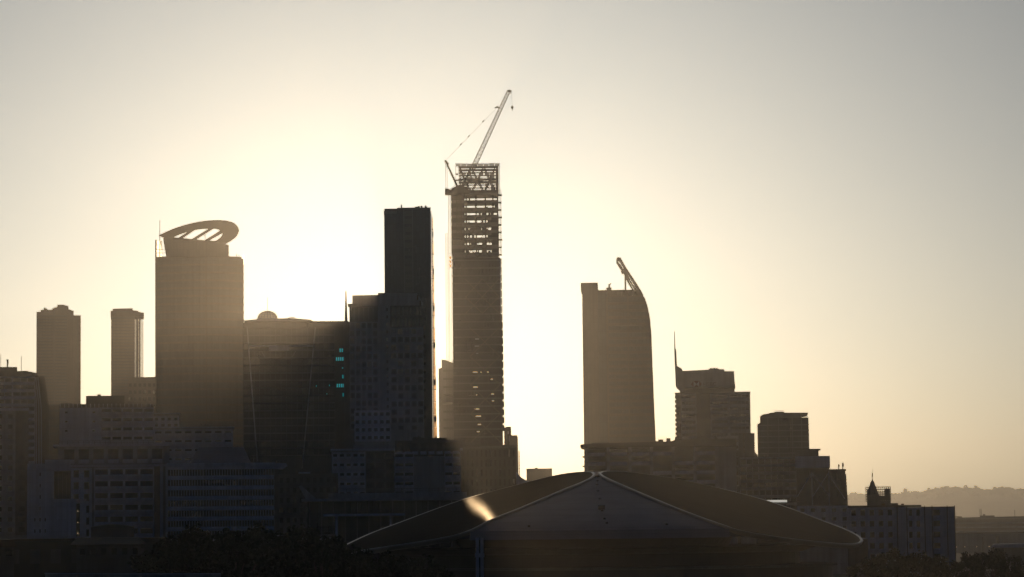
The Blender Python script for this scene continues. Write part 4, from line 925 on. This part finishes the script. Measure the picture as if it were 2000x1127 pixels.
tr = [(330, 1078, 470, 'leftmost of the dark trees, beside the warehouse'), (372, 1056, 480, 'dark rounded tree in front of the left end of the parking deck'), (412, 1050, 500, 'tall dark tree below the banded office'),
      (455, 1056, 470, 'dark tree below the right half of the banded office'), (500, 1048, 510, 'dark tree filling the gap below the banded office corner'), (545, 1058, 480, 'dark tree under the end of the banded office'),
      (585, 1050, 500, 'dark tree below the low brick building'), (630, 1062, 480, 'dark tree just left of the arena roof tip'), (672, 1086, 490, 'low dark tree under the tip of the left roof disc'),
      (715, 1092, 470, 'low dark tree beneath the left roof disc'), (765, 1096, 500, 'broad dark shrubby tree left of the arena wall'), (820, 1103, 480, 'lowest dark tree near the twin columns'),
      (1700, 1102, 560, 'dark tree at the right of the arena podium'), (1745, 1085, 600, 'dark tree before the square windows of the pale apartments'), (1790, 1088, 620, 'dark tree below the middle of the pale apartments'), (1835, 1095, 600, 'dark tree below the right corner of the pale apartments'),
      (1893, 1090, 640, 'dark tree right of the pale apartments'), (1935, 1082, 660, 'tall dark tree before the sloping-roof shed'), (1985, 1096, 620, 'dark tree cut by the lower right corner')]
for i, (px, py, Y, lb) in enumerate(tr):
    v = W(px, py, Y); tree(v.x, Y, 0, max(.3, v.z/12.0), i, lb, 'dark trees along the waterfront', R.uniform(0, 6))
# trees on the distant ridge
TR = TREES
for i, (px, dh, lb) in enumerate(((1767, 8, 'lone round-headed tree standing clear on the distant ridge'), (1813, 5, 'slim pointed tree on the distant ridge right of the lone tree'), (1838, 5, 'bushy tree clump top near the middle of the distant ridge'),
                                   (1848, 5, 'second bushy tree near the middle of the distant ridge'), (1885, 7, 'broad tree on the highest part of the distant ridge'), (1905, 7, 'flat-topped tree beside the broad ridge tree'),
                                   (1941, 6, 'spreading tree on the ridge towards the right edge'), (1957, 4, 'rounded tree on the ridge near the right edge'))):
    y0 = ridge_py(px); v0 = W(px, y0+2, HY); s = dh*1.0*HY/F/12.0+.35
    tree(v0.x, HY-10, v0.z, s, i, lb, 'trees on the distant ridge', i)
fr = MB(); r = random.Random(5)
for i in range(5200):
    px = r.uniform(1560, 2100); t = r.random()**2; py = ridge_py(px)+t*14; yy = HY - 15 - t*250
    v = W(px, py, yy); s = r.uniform(1.2, 2.6)*(1.4-t*.5)*1.2
    c_ = v+Vector((r.gauss(0, 2), r.gauss(0, 5), r.uniform(-.5, 3.5)*(1+math.sin(px*.11)*.7+.6*math.sin(px*.31))))
    for k in range(2):
        a = Vector((r.gauss(0, 1), r.gauss(0, .5), r.gauss(0, 1))).normalized()*s; e = a.cross(Vector((0, 1, 0))).normalized()*s*.7
        fr.add([c_-a, c_+e, c_+a, c_-e], [(0, 1, 2, 3)])
fo = fr.build('ridge_forest', M['leaf']); fo['kind'] = 'stuff'; fo['label'] = 'uneven hazy woodland along the distant ridge'; fo['category'] = 'forest'

# ------------------------------------------------------------------ haze
hz = MB(); hz.box(-3600, 3600, -400, 10700, -1.0, 290)
hm_ = bpy.data.materials.new('haze'); hm_.use_nodes = True; n = hm_.node_tree; n.nodes.clear()
o_ = n.nodes.new('ShaderNodeOutputMaterial'); pv = n.nodes.new('ShaderNodeVolumePrincipled')
pv.inputs['Color'].default_value = (.97, .95, .92, 1); pv.inputs['Density'].default_value = 0.8e-4; pv.inputs['Anisotropy'].default_value = .89
n.links.new(pv.outputs[0], o_.inputs['Volume'])
hz_o = hz.build('haze', hm_); hz_o['kind'] = 'stuff'; hz_o['label'] = 'thin golden evening haze over the whole city'
